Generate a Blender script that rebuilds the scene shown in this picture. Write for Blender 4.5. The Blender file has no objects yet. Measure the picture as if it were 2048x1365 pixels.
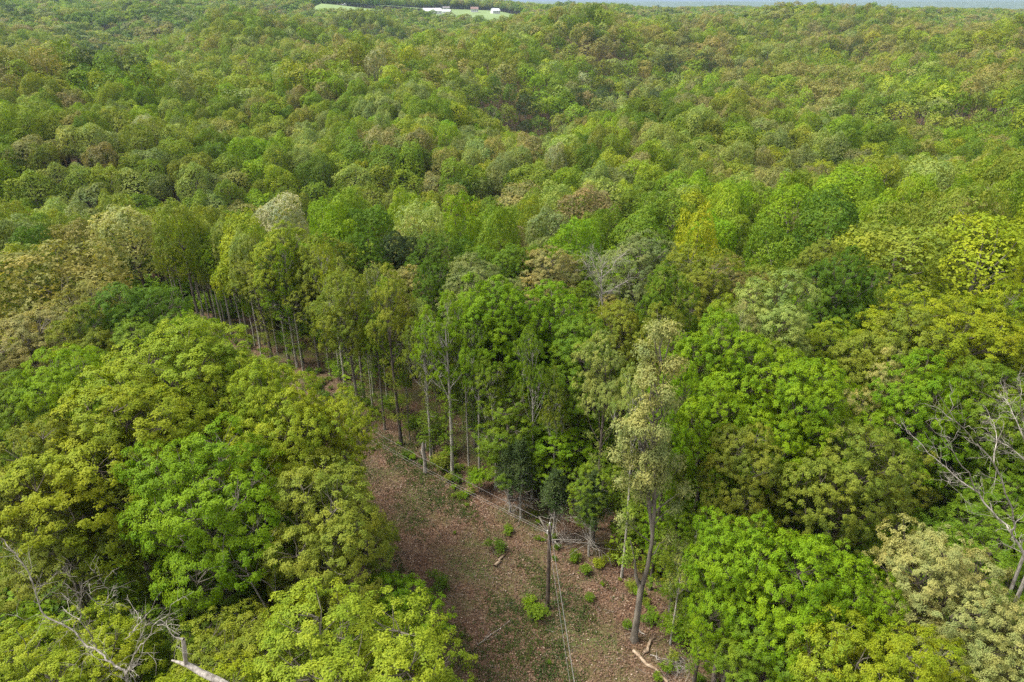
import bpy, math, random
import numpy as np
from mathutils import Vector, Matrix

# ------------------------------------------------------------------ camera, sky, sun
H = 42.0
PITCH = math.radians(26.45)
ROLL = math.radians(-0.22)
FPX = 1365.0
S = bpy.context.scene
C = S.collection
cam_d = bpy.data.cameras.new('camera')
cam_d.sensor_width = 36.0
cam_d.lens = 36.0 * FPX / 2048.0
cam_d.clip_start = 0.5
cam_d.clip_end = 60000
cam = bpy.data.objects.new('camera', cam_d)
C.objects.link(cam)
cam.location = (0, 0, H)
cam.rotation_euler = (Matrix.Rotation(math.pi / 2 - PITCH, 3, 'X') @ Matrix.Rotation(ROLL, 3, 'Z')).to_euler()
S.camera = cam

SUN_EL, SUN_AZ = 58.0, -92.0      # azimuth clockwise from +Y (view direction)
w = bpy.data.worlds.new("World")
S.world = w
w.use_nodes = True
nt = w.node_tree
nt.nodes.clear()
sky = nt.nodes.new('ShaderNodeTexSky')
sky.sky_type = 'NISHITA'
sky.sun_disc = False
sky.sun_elevation = math.radians(SUN_EL)
sky.sun_rotation = math.radians(SUN_AZ)
sky.air_density = 1.0
sky.dust_density = 3.0
sky.ozone_density = 1.0
hs = nt.nodes.new('ShaderNodeHueSaturation')
hs.inputs['Saturation'].default_value = 0.14
bg = nt.nodes.new('ShaderNodeBackground')
bg.inputs[1].default_value = 0.12
wo = nt.nodes.new('ShaderNodeOutputWorld')
nt.links.new(sky.outputs[0], hs.inputs['Color'])
nt.links.new(hs.outputs[0], bg.inputs[0])
nt.links.new(bg.outputs[0], wo.inputs[0])

sl = bpy.data.lights.new('sun', 'SUN')
sl.energy = 2.1
sl.angle = math.radians(22)
sl.color = (1.0, 0.94, 0.83)
sun = bpy.data.objects.new('sun', sl)
C.objects.link(sun)
az, el = math.radians(SUN_AZ), math.radians(SUN_EL)
sd = Vector((math.sin(az) * math.cos(el), math.cos(az) * math.cos(el), math.sin(el)))
sun.rotation_euler = (-sd).to_track_quat('-Z', 'Y').to_euler()
sun.location = (0, 0, 200)

S.view_settings.view_transform = 'Standard'
S.view_settings.look = 'None'
S.view_settings.gamma = 1.0
S.view_settings.exposure = 1.64
S.render.engine = 'CYCLES'
cy = S.cycles
cy.max_bounces = 5
cy.diffuse_bounces = 3
cy.glossy_bounces = 1
cy.transmission_bounces = 3
cy.transparent_max_bounces = 4
cy.volume_bounces = 0
cy.use_denoising = False
cy.caustics_reflective = False
cy.caustics_refractive = False

rng = np.random.default_rng(7)
random.seed(7)

# ------------------------------------------------------------------ pixel helpers
_R = np.array(cam.rotation_euler.to_matrix())


def ray(px, py):
    d = _R @ np.array([(px - 1024) / FPX, -(py - 682.5) / FPX, -1.0])
    return d


def project(p):
    q = _R.T @ (np.asarray(p, float) - np.array([0, 0, H]))
    return 1024 + FPX * q[0] / -q[2], 682.5 - FPX * q[1] / -q[2]


def project_arr(P):
    q = (P - np.array([0, 0, H])) @ _R
    return 1024 + FPX * q[:, 0] / -q[:, 2], 682.5 - FPX * q[:, 1] / -q[:, 2]


# ------------------------------------------------------------------ terrain height
def _canopy(px, py, D, cover=18.0):
    r = ray(px, py)
    h = math.hypot(r[0], r[1])
    return math.atan2(r[0], r[1]), D, H + r[2] / h * D - cover


CP = []
for azd in (-60, -35, -15, 0, 15, 35, 60):
    a = math.radians(azd)
    CP += [(a, 8, 0), (a, 30, 0), (a, 60, 0 if azd > -30 else -1)]
for px in (1024, 1400, 1750, 2048, 2500):
    CP += [(_canopy(px, 682, 100)[0], 85, -3)]
CP += [(_canopy(300, 600, 100)[0], 108, -3), (_canopy(-400, 600, 100)[0], 100, -6), (_canopy(0, 600, 100)[0], 90, -5),
       (_canopy(700, 600, 100)[0], 85, -2)]
for px, py, D in [
        (-300, 350, 160), (100, 350, 160), (545, 365, 128), (840, 400, 110), (1150, 440, 105), (1500, 400, 112), (1900, 400, 112), (2300, 380, 120),
        (100, 250, 225), (500, 260, 215), (900, 250, 215), (1300, 270, 200), (1650, 250, 200), (2000, 270, 190), (2400, 270, 190),
        (-300, 160, 420), (220, 168, 490), (215, 158, 560), (215, 122, 730), (560, 150, 370), (930, 190, 290), (1030, 220, 280), (1300, 190, 300), (1600, 180, 300), (1950, 160, 330), (2400, 160, 330),
        (300, 110, 500), (450, 62, 650), (700, 52, 780), (900, 60, 800), (560, 42, 800), (430, 78, 860), (560, 60, 950), (700, 60, 960), (850, 66, 960), (1000, 66, 960), (700, 46, 1100), (850, 50, 1120), (1000, 52, 1150), (600,14,1450), (1150, 85, 560), (1500, 95, 520), (1850, 85, 540), (2300, 85, 560),
        (1050, 45, 1100), (1300, 45, 1000), (1600, 45, 1000), (1950, 45, 1000), (2400, 45, 1000),
        (-300, 60, 900), (100, 60, 880), (250, 45, 1000), (-300, -4, 1700), (100, -2, 1650), (350, -4, 1700), (550, 2, 1750),
        (1100, 14, 2000), (1250, 19, 2400), (1500, 21, 2500), (1800, 23, 2600), (2300, 26, 2600)]:
    CP.append(_canopy(px, py, D))
for px, py, D in [(215, 143, 640), (640, 30, 1200), (640, 10, 1400), (700, 33, 1200), (700, 15, 1400), (760, 36, 1200), (760, 24, 1400), (820, 39, 1220), (820, 27, 1420),
                  (880, 42, 1250), (880, 30, 1440), (950, 44, 1280), (950, 30, 1500), (1050, 44, 1300), (1050, 32, 1500), (780, 12, 1600), (900, 22, 1620), (1000, 24, 1620)]:
    CP.append(_canopy(px, py, D, 0.0))
for azd in (-60, -42, -30, -20, -8, 5, 15, 25, 40, 60):
    a = math.radians(azd)
    CP += [(a, 4200, -45), (a, 7000, -60)]
CP = np.array(CP)


def _uv(a, D):
    return np.stack([a * 2.2, np.log(np.maximum(D, 5.0) / 100.0)], -1)


_cu = _uv(CP[:, 0], CP[:, 1])
_K = np.linalg.norm(_cu[:, None] - _cu[None], axis=-1)
_A = np.block([[_K, np.ones((len(CP), 1))], [np.ones((1, len(CP))), np.zeros((1, 1))]])
_wt = np.linalg.solve(_A + 0.004 * np.eye(len(_A)), np.append(CP[:, 2], 0))


def _fr(x, y):
    r = np.random.default_rng(3)
    z = np.zeros_like(x)
    for k in range(7):
        a = r.uniform(0, 6.28)
        wl = [110, 150, 210, 300, 90, 420, 75][k]
        am = [0.7, 0.9, 1.3, 1.8, 0.5, 2.2, 0.35][k]
        z += am * np.sin((x * math.cos(a) + y * math.sin(a)) * 6.283 / wl + r.uniform(0, 6.28))
    return z


# little valleys: (ax, ay, bx, by, depth, width)
GULLY = [(2, 235, 10, 340, 15, 26), (10, 340, 120, 520, 23, 42), (60, 330, 130, 420, 12, 30), (-140, 150, -20, 158, 15, 26), (-260, 215, -100, 320, -9, 50), (-350, 330, -130, 445, 13, 55), (-200, 610, -50, 690, -8, 65), (-270, 790, -80, 880, 12, 60), (90, 300, 250, 330, -7, 45), (150, 560, 420, 560, -7, 60), (120, 640, 480, 650, 12, 50), (60, 170, 200, 190, 8, 30), (-250, 420, -60, 380, 12, 45), (-150, 800, -420, 850, 14, 90), (250, 330, 130, 260, 8, 35)]


def ground(x, y):
    x = np.atleast_1d(np.asarray(x, float))
    y = np.atleast_1d(np.asarray(y, float))
    D = np.hypot(x, y)
    a = np.arctan2(x, y)
    a = np.clip(a, -1.15, 1.15)
    out = np.empty_like(x)
    for s in range(0, len(x), 20000):
        u = _uv(a[s:s + 20000], D[s:s + 20000])
        k = np.linalg.norm(u[:, None] - _cu[None], axis=-1)
        out[s:s + 20000] = k @ _wt[:-1] + _wt[-1]
    fade = np.clip((D - 70) / 250.0, 0, 1)
    farm = np.exp(-((a + .13) / .13) ** 4) * np.exp(-((D - 1400) / 330) ** 4)
    out += _fr(x, y) * fade * (3.9 - 2.7 * np.clip((D - 900) / 700, 0, 1)) * (1 - .93 * farm) * (1 - .9 * np.exp(-((a + .50) / .10) ** 4) * np.exp(-((D - 620) / 130) ** 4))
    for (xa, ya, xb, yb, dep, wid) in GULLY:
        tx = np.clip(((x - xa) * (xb - xa) + (y - ya) * (yb - ya)) / ((xb - xa) ** 2 + (yb - ya) ** 2), 0, 1)
        out -= dep * np.exp(-(np.hypot(x - xa - tx * (xb - xa), y - ya - tx * (yb - ya)) / wid) ** 2)
    near = np.clip((85 - D) / 30.0, 0, 1)
    out = out * (1 - near)
    far = np.clip((D - 3200) / 1500.0, 0, 1)
    out = out * (1 - far) + far * -50
    # low wooded ranges on the horizon
    for D0, top, wd, ph in ((9000, 78, 700, 0.0), (12500, 98, 900, 1.7)):
        tt = top + 5 * np.sin(a * 11 + ph) + 3 * np.sin(a * 29 + ph * 2) + 1.5 * np.sin(a * 71 + ph)
        out += far * tt * np.exp(-((D - D0) / wd) ** 2)
    return out


def g1(x, y):
    return float(ground(x, y)[0])


def at(px, py, z=None, dz=0.0):
    """world point where the view ray meets height z, or the terrain lifted by dz"""
    r = ray(px, py)
    zz = 0.0 if z is None else z
    for _ in range(1 if z is not None else 12):
        t = (zz + (dz if z is None else 0) - H) / r[2]
        x, y = r[0] * t, r[1] * t
        if z is None:
            zz = 0.5 * zz + 0.5 * g1(x, y)
    return x, y, zz


# ------------------------------------------------------------------ scene-graph helpers
def tag(o, label=None, cat=None, group=None, kind=None):
    if label: o['label'] = label
    if cat: o['category'] = cat
    if group: o['group'] = group
    if kind: o['kind'] = kind
    return o


def mesh(name, V, F, mat, attrs=None, smooth=False):
    """V (n,3); F (m,k) array or list of index lists"""
    me = bpy.data.meshes.new(name)
    V = np.asarray(V, np.float32)
    if isinstance(F, np.ndarray):
        m, k = F.shape
        me.vertices.add(len(V))
        me.vertices.foreach_set('co', V.ravel())
        me.loops.add(m * k)
        me.loops.foreach_set('vertex_index', F.astype(np.int32).ravel())
        me.polygons.add(m)
        me.polygons.foreach_set('loop_start', np.arange(0, m * k, k, dtype=np.int32))
        if smooth:
            me.polygons.foreach_set('use_smooth', np.ones(m, bool))
        me.update(calc_edges=True)
    else:
        me.from_pydata([tuple(v) for v in V], [], F)
        if smooth:
            for p in me.polygons: p.use_smooth = True
    for nm, arr in (attrs or {}).items():
        at_ = me.attributes.new(nm, 'FLOAT', 'FACE')
        at_.data.foreach_set('value', np.asarray(arr, np.float32))
    if mat: me.materials.append(mat)
    return me


def obj(name, me, parent=None, loc=(0, 0, 0)):
    o = bpy.data.objects.new(name, me)
    C.objects.link(o)
    o.location = loc
    if parent: o.parent = parent
    return o


def empty(name, loc, rz=0.0):
    o = bpy.data.objects.new(name, None)
    o.empty_display_size = 0.3
    C.objects.link(o)
    o.location = loc
    o.rotation_euler = (0, 0, rz)
    return o


# ------------------------------------------------------------------ materials
def N(nt, t, **kw):
    n = nt.nodes.new(t)
    for k, v in kw.items():
        if hasattr(n, k): setattr(n, k, v)
        else: n.inputs[k].default_value = v
    return n


def new_mat(name):
    m = bpy.data.materials.new(name)
    m.use_nodes = True
    m.node_tree.nodes.clear()
    return m, m.node_tree


def mixc(nt, fac, a, b, blend='MIX'):
    n = nt.nodes.new('ShaderNodeMix')
    n.data_type = 'RGBA'
    n.blend_type = blend
    for s, v in ((n.inputs[0], fac), (n.inputs[6], a), (n.inputs[7], b)):
        if hasattr(v, 'is_linked'): nt.links.new(v, s)
        elif isinstance(v, tuple): s.default_value = (*v, 1)
        else: s.default_value = v
    return n.outputs[2]


def leaf_mat(name, inst, trans=0.36):
    m, t = new_mat(name)
    if inst:
        a = N(t, 'ShaderNodeAttribute', attribute_type='INSTANCER', attribute_name='tint')
        col = a.outputs['Color']
    else:
        a = N(t, 'ShaderNodeObjectInfo')
        col = a.outputs['Color']
    v = N(t, 'ShaderNodeAttribute', attribute_type='GEOMETRY', attribute_name='var')
    r = N(t, 'ShaderNodeValToRGB')
    e = r.color_ramp.elements
    e[0].position, e[0].color = 0.0, (0.66, 0.74, 0.70, 1)
    e[1].position, e[1].color = 1.0, (1.38, 1.24, 1.20, 1)
    t.links.new(v.outputs['Fac'], r.inputs[0])
    base = mixc(t, 1.0, col, r.outputs[0], 'MULTIPLY')
    tc = N(t, 'ShaderNodeTexCoord')
    nz = N(t, 'ShaderNodeTexNoise')
    nz.inputs['Scale'].default_value = .38
    nz.inputs['Detail'].default_value = 2
    t.links.new(tc.outputs['Object'], nz.inputs[0])
    r2 = N(t, 'ShaderNodeValToRGB')
    e = r2.color_ramp.elements
    e[0].position, e[0].color = 0.34, (0.80, 0.90, 1.0, 1)
    e[1].position, e[1].color = 0.66, (1.22, 1.10, 1.08, 1)
    t.links.new(nz.outputs[0], r2.inputs[0])
    base = mixc(t, 1.0, base, r2.outputs[0], 'MULTIPLY')
    p = N(t, 'ShaderNodeBsdfPrincipled')
    p.inputs['Roughness'].default_value = 0.6
    p.inputs['Specular IOR Level'].default_value = 0.13
    t.links.new(base, p.inputs['Base Color'])
    tr = N(t, 'ShaderNodeBsdfTranslucent')
    warm = mixc(t, 1.0, base, (1.25, 1.25, 0.55), 'MULTIPLY')
    t.links.new(warm, tr.inputs[0])
    mx = N(t, 'ShaderNodeMixShader')
    mx.inputs[0].default_value = trans
    t.links.new(p.outputs[0], mx.inputs[1])
    t.links.new(tr.outputs[0], mx.inputs[2])
    o = N(t, 'ShaderNodeOutputMaterial')
    t.links.new(mx.outputs[0], o.inputs[0])
    return m


def bark_mat(name, c1, c2, inst=False, scale=3.0, rough=0.9):
    m, t = new_mat(name)
    tc = N(t, 'ShaderNodeTexCoord')
    mp = N(t, 'ShaderNodeMapping')
    mp.inputs['Scale'].default_value = (1, 1, 0.25)
    t.links.new(tc.outputs['Object'], mp.inputs[0])
    n = N(t, 'ShaderNodeTexNoise')
    n.inputs['Scale'].default_value = scale
    n.inputs['Detail'].default_value = 5
    t.links.new(mp.outputs[0], n.inputs[0])
    r = N(t, 'ShaderNodeValToRGB')
    e = r.color_ramp.elements
    e[0].position, e[0].color = 0.35, (*c1, 1)
    e[1].position, e[1].color = 0.65, (*c2, 1)
    t.links.new(n.outputs[0], r.inputs[0])
    p = N(t, 'ShaderNodeBsdfPrincipled')
    p.inputs['Roughness'].default_value = rough
    p.inputs['Specular IOR Level'].default_value = 0.15
    t.links.new(r.outputs[0], p.inputs['Base Color'])
    n2 = N(t, 'ShaderNodeTexNoise')
    n2.inputs['Scale'].default_value = 14
    t.links.new(mp.outputs[0], n2.inputs[0])
    b = N(t, 'ShaderNodeBump')
    b.inputs['Strength'].default_value = 0.6
    b.inputs['Distance'].default_value = 0.05
    t.links.new(n2.outputs[0], b.inputs['Height'])
    t.links.new(b.outputs[0], p.inputs['Normal'])
    o = N(t, 'ShaderNodeOutputMaterial')
    t.links.new(p.outputs[0], o.inputs[0])
    return m


def plain_mat(name, c, rough=0.7, metal=0.0, spec=0.3, var=0.25, scale=2.0):
    m, t = new_mat(name)
    tc = N(t, 'ShaderNodeTexCoord')
    n = N(t, 'ShaderNodeTexNoise')
    n.inputs['Scale'].default_value = scale
    n.inputs['Detail'].default_value = 4
    t.links.new(tc.outputs['Object'], n.inputs[0])
    col = mixc(t, n.outputs[0], tuple(x * (1 - var) for x in c), tuple(min(1, x * (1 + var)) for x in c))
    p = N(t, 'ShaderNodeBsdfPrincipled')
    p.inputs['Roughness'].default_value = rough
    p.inputs['Metallic'].default_value = metal
    p.inputs['Specular IOR Level'].default_value = spec
    t.links.new(col, p.inputs['Base Color'])
    o = N(t, 'ShaderNodeOutputMaterial')
    t.links.new(p.outputs[0], o.inputs[0])
    return m


LEAF = leaf_mat('leaf', False)
LEAFI = leaf_mat('leaf_scattered', True)
NEEDLE = leaf_mat('needle', False, 0.15)
BARK = bark_mat('bark_grey', (0.085, 0.072, 0.055), (0.22, 0.195, 0.155))
BARKL = bark_mat('bark_pale', (0.21, 0.195, 0.16), (0.44, 0.41, 0.355))
BARKD = bark_mat('bark_dark', (0.045, 0.036, 0.027), (0.12, 0.10, 0.08))
DEAD = bark_mat('dead_wood', (0.13, 0.115, 0.095), (0.35, 0.32, 0.28), scale=6)
LOG = bark_mat('log_wood', (0.16, 0.11, 0.07), (0.36, 0.28, 0.20))
POLE = bark_mat('pole_wood', (0.045, 0.034, 0.026), (0.12, 0.092, 0.07), scale=5)

# foliage colours (reflectance)
PAL = {
    'bright': (0.144, 0.244, 0.006), 'lime': (0.206, 0.280, 0.016), 'yellow': (0.212, 0.262, 0.011),
    'olive': (0.162, 0.206, 0.020), 'green': (0.120, 0.196, 0.011), 'dark': (0.078, 0.145, 0.009),
    'deep': (0.034, 0.060, 0.016), 'grey': (0.170, 0.220, 0.066), 'tan': (0.216, 0.214, 0.062),
    'cream': (0.258, 0.280, 0.085), 'white': (0.285, 0.315, 0.165), 'brown': (0.182, 0.168, 0.070),
    'pale': (0.214, 0.274, 0.060), 'orange': (0.224, 0.220, 0.058),
}
CW = {
    'bright': 'bright green', 'lime': 'light yellow-green', 'yellow': 'yellowish green', 'olive': 'olive green',
    'green': 'mid green', 'dark': 'dark green', 'deep': 'very dark green', 'grey': 'grey-green', 'tan': 'tan green',
    'cream': 'cream green', 'white': 'whitish', 'brown': 'brownish', 'pale': 'pale green', 'orange': 'golden tan',
}


def jitter(c, r=random, a=0.12):
    k = 1 + r.uniform(-a, a)
    return (max(0.005, c[0] * k * (1 + r.uniform(-a, a) * .7)), max(0.005, c[1] * k), max(0.003, c[2] * k * (1 + r.uniform(-a, a))))


# ------------------------------------------------------------------ geometry builders
def norm(v):
    return v / np.maximum(np.linalg.norm(v, axis=-1, keepdims=True), 1e-9)


def leaves_at(R, cen, axis, n, L, W, droop, spread=0.35):
    """rosettes of n leaves round each centre; returns V, F, var"""
    m = len(cen)
    ax = norm(axis)
    h = norm(np.cross(ax, R.normal(size=(m, 3))))
    b = np.cross(ax, h)
    phi = (np.arange(n)[None] * 2 * math.pi / n + R.uniform(-.5, .5, (m, n)))[..., None]
    d = np.cos(phi) * h[:, None] + np.sin(phi) * b[:, None] + ax[:, None] * R.uniform(-.15, spread, (m, n, 1))
    d = norm(d)
    s = norm(np.cross(d, ax[:, None]) + R.normal(size=(m, n, 3)) * .25)
    nn = np.cross(s, d)
    Ls = L * R.uniform(.65, 1.25, (m, n, 1))
    Ws = W * R.uniform(.7, 1.2, (m, n, 1))
    c = cen[:, None] + R.normal(size=(m, n, 3)) * L * (.42 if n >= 4 else .12)
    p0 = c
    mid = c + d * Ls * .5 + nn * Ls * .05
    p1 = mid + s * Ws
    p3 = mid - s * Ws
    p2 = c + d * Ls + np.array([0, 0, -1.]) * Ls * droop * R.uniform(.5, 1.5, (m, n, 1))
    V = np.stack([p0, p1, p2, p3], 2).reshape(-1, 3)
    F = np.arange(len(V)).reshape(-1, 4)
    tv = R.uniform(0, 1, (m, 1)) * .6 + R.uniform(0, 1, (m, n)) * .4
    return V, F, tv.ravel()


def tube(P, Rd, k=6):
    P = np.asarray(P, float)
    n = len(P)
    T = norm(np.gradient(P, axis=0))
    up = np.array([1., 0, 0]) if abs(T[0][2]) > .7 else np.array([0, 0, 1.])
    V = []
    a = norm(np.cross(T[0], up))
    for i in range(n):
        a = norm(a - T[i] * np.dot(a, T[i]))
        b = np.cross(T[i], a)
        ph = np.arange(k) * 2 * math.pi / k
        V.append(P[i] + Rd[i] * (np.cos(ph)[:, None] * a + np.sin(ph)[:, None] * b))
    V = np.concatenate(V)
    F = []
    for i in range(n - 1):
        for j in range(k):
            F.append((i * k + j, i * k + (j + 1) % k, (i + 1) * k + (j + 1) % k, (i + 1) * k + j))
    return V, np.array(F)


class Wood:
    def __init__(s): s.V, s.F, s.n = [], [], 0

    def add(s, P, Rd, k=6):
        V, F = tube(P, Rd, k)
        s.V.append(V); s.F.append(F + s.n); s.n += len(V)

    def limb(s, R, a, b, r0, r1, k=5, sag=.12, n=5, wig=.05):
        a, b = np.asarray(a, float), np.asarray(b, float)
        t = np.linspace(0, 1, n)[:, None]
        L = np.linalg.norm(b - a)
        P = a + (b - a) * t
        P[:, 2] += (np.sin(t[:, 0] * math.pi)) * -sag * L
        P[1:-1] += R.normal(size=(n - 2, 3)) * L * wig
        s.add(P, np.linspace(r0, r1, n), k)
        return P

    def mesh(s, name, mat):
        return mesh(name, np.concatenate(s.V), np.concatenate(s.F), mat, smooth=True)


def unit_dirs(R, n, zmin):
    out = []
    while len(out) < n:
        v = R.normal(size=3)
        v /= np.linalg.norm(v)
        if v[2] > zmin: out.append(v)
    return np.array(out)


def build_tree(seed, form='dome', lod=0, mat_leaf=None, mat_bark=None):
    """a nominal tree 20 m high, crown radius 4.5 m. Returns (crown mesh, trunk mesh)"""
    R = np.random.default_rng(seed)
    Hh, CR = 20.0, 4.5
    prm = {  # centre z, half height, lobes, lobe radius range, zmin, puffs per lobe, rosettes per puff, lower sprays
        'dome': (12.9, 7.1, 24, (1.35, 2.1), -.45, 52, 17),
        'open': (14.3, 5.9, 20, (0.9, 1.5), -.5, 28, 13),
        'tall': (13.2, 6.8, 20, (1.2, 1.8), -.65, 38, 16),
        'clump': (12.9, 7.1, 30, (1.1, 1.75), -.5, 42, 16),
        'low': (10.0, 9.2, 26, (1.1, 1.8), -.85, 34, 15),
    }[form]
    cz, ch, nl, lr, zmin, npf, nro = prm
    cen, rad = [], []
    tries = 0
    while len(cen) < nl and tries < 4000:
        tries += 1
        u = unit_dirs(R, 1, zmin)[0]
        f = R.uniform(.5, .80) if len(cen) > 3 else R.uniform(.1, .45)
        q = (CR if form != 'tall' else CR * .9)
        az_ = math.atan2(u[1], u[0])
        q *= 1 + .16 * math.sin(2 * az_ + seed) + .12 * math.sin(3 * az_ + seed * 2.1)
        p = np.array([u[0] * q * f, u[1] * q * f, cz + u[2] * ch * f])
        r = R.uniform(*lr)
        if all(np.linalg.norm(p - c) > .78 * (r + s) * .72 for c, s in zip(cen, rad)):
            cen.append(p); rad.append(r)
    cen, rad = np.array(cen), np.array(rad)
    puffs, pdir, par = [], [], []
    for i, (c, r) in enumerate(zip(cen, rad)):
        U = unit_dirs(R, npf, -.35 if form != 'low' else -.5)
        P = c + U * r * R.uniform(.75, 1.12, (npf, 1)) * np.array([1, 1, .85])
        keep = np.ones(npf, bool)
        for j in range(len(cen)):
            if j != i:
                keep &= np.linalg.norm(P - cen[j], axis=1) > rad[j] * .72
        puffs.append(P[keep]); pdir.append(U[keep]); par += [i] * int(keep.sum())
    puffs, pdir = np.concatenate(puffs), np.concatenate(pdir)
    par = np.array(par)
    pr = R.uniform(.24, .46, len(puffs)) * (0.85 if form == 'clump' else 1)
    # rosettes over the top side of each puff
    if lod == 0: nr, nlf, L, W, dr = int(nro * 1.25), 5, .105, .040, .3
    elif lod == 1: nr, nlf, L, W, dr = 12, 3, .27, .105, .25
    elif lod == 2: nr, nlf, L, W, dr = 4, 2, .55, .26, .1
    else: nr, nlf, L, W, dr = 1, 2, .95, .52, .05
    idx = np.repeat(np.arange(len(puffs)), nr)
    D = norm(R.normal(size=(len(idx), 3)) * .9 + pdir[idx] * 1.1 + np.array([0, 0, .7]))
    cc = puffs[idx] + D * (pr[idx][:, None]) * R.uniform(.55, 1.08, (len(idx), 1)) * np.array([1, 1, .72])
    cn = norm((cc - np.array([0, 0, cz - ch * .55])) / np.array([CR, CR, ch * 1.1]))
    kk = (.7, .9, 1.6, 2.2)[lod]
    axv = D * (1.0, .8, .45, .25)[lod] + pdir[idx] * .4 + cn * kk + np.array([0, 0, .1])
    V, F, tv = leaves_at(R, cc, axv, nlf, L, W, dr)
    pv = R.uniform(0, 1, len(puffs))
    tv = np.clip(tv * .7 + np.repeat(pv[idx], nlf) * .3, 0, 1)
    # sparse sprays on lower stem
    if lod < 2 and form in ('open', 'tall', 'clump'):
        k = 34 if form != 'clump' else 8
        z = R.uniform(2.5, 11, k)
        a = R.uniform(0, 6.28, k)
        rr = R.uniform(.5, 2.0, k)
        pc = np.stack([np.cos(a) * rr, np.sin(a) * rr, z], -1)
        m = 26 if lod == 0 else 5
        ii = np.repeat(np.arange(k), m)
        c2 = pc[ii] + R.normal(size=(len(ii), 3)) * np.array([.35, .35, .16])
        V2, F2, t2 = leaves_at(R, c2, np.tile([0, 0, 1.], (len(ii), 1)) + R.normal(size=(len(ii), 3)) * .3, nlf, L, W, dr)
        F2 += len(V)
        V, F, tv = np.concatenate([V, V2]), np.concatenate([F, F2]), np.concatenate([tv, t2])
    crown = mesh('crown', V, F, mat_leaf, {'var': tv})
    # wood
    wd = Wood()
    bend = R.normal(size=2) * .35
    zs = np.linspace(0, cz + ch * .35, 7)
    P = np.stack([bend[0] * np.sin(zs / 7), bend[1] * np.sin(zs / 6 + 1) - bend[1] * math.sin(1), zs], -1)
    P[0, 2] = -.6
    rr = np.interp(zs, [0, 1, 10, 18], [.36, .27, .19, .06])
    wd.add(P, rr, 8 if lod == 0 else 5)
    if lod < 2:
        nlimb = len(cen) if lod == 0 else min(len(cen), 10)
        for i in range(nlimb):
            c = cen[i]
            zb = np.clip(c[2] - np.hypot(c[0], c[1]) * R.uniform(.7, 1.2) - .8, 4.0 if form != 'low' else 1.5, zs[-1] - .3)
            b0 = np.array([np.interp(zb, zs, P[:, 0]), np.interp(zb, zs, P[:, 1]), zb])
            Q = wd.limb(R, b0, c - np.array([0, 0, .35]), .065, .022, 5 if lod == 0 else 4, .06, 5, .04)
            if lod == 0:
                for pz in puffs[par == i][:9]:
                    wd.limb(R, Q[-1 if R.uniform() < .5 else -2], pz, .03, .010, 3, .02, 3, .06)
        # a few dead snags low on the stem
        for _ in range(5 if lod == 0 else 0):
            zb = R.uniform(3.5, 9)
            a = R.uniform(0, 6.28)
            l = R.uniform(.6, 2.0)
            b0 = np.array([np.interp(zb, zs, P[:, 0]), np.interp(zb, zs, P[:, 1]), zb])
            wd.limb(R, b0, b0 + np.array([math.cos(a) * l, math.sin(a) * l, R.uniform(.1, .6) * l]), .035, .01, 4, 0, 4, .07)
    trunk = wd.mesh('trunk', mat_bark)
    return crown, trunk


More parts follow.
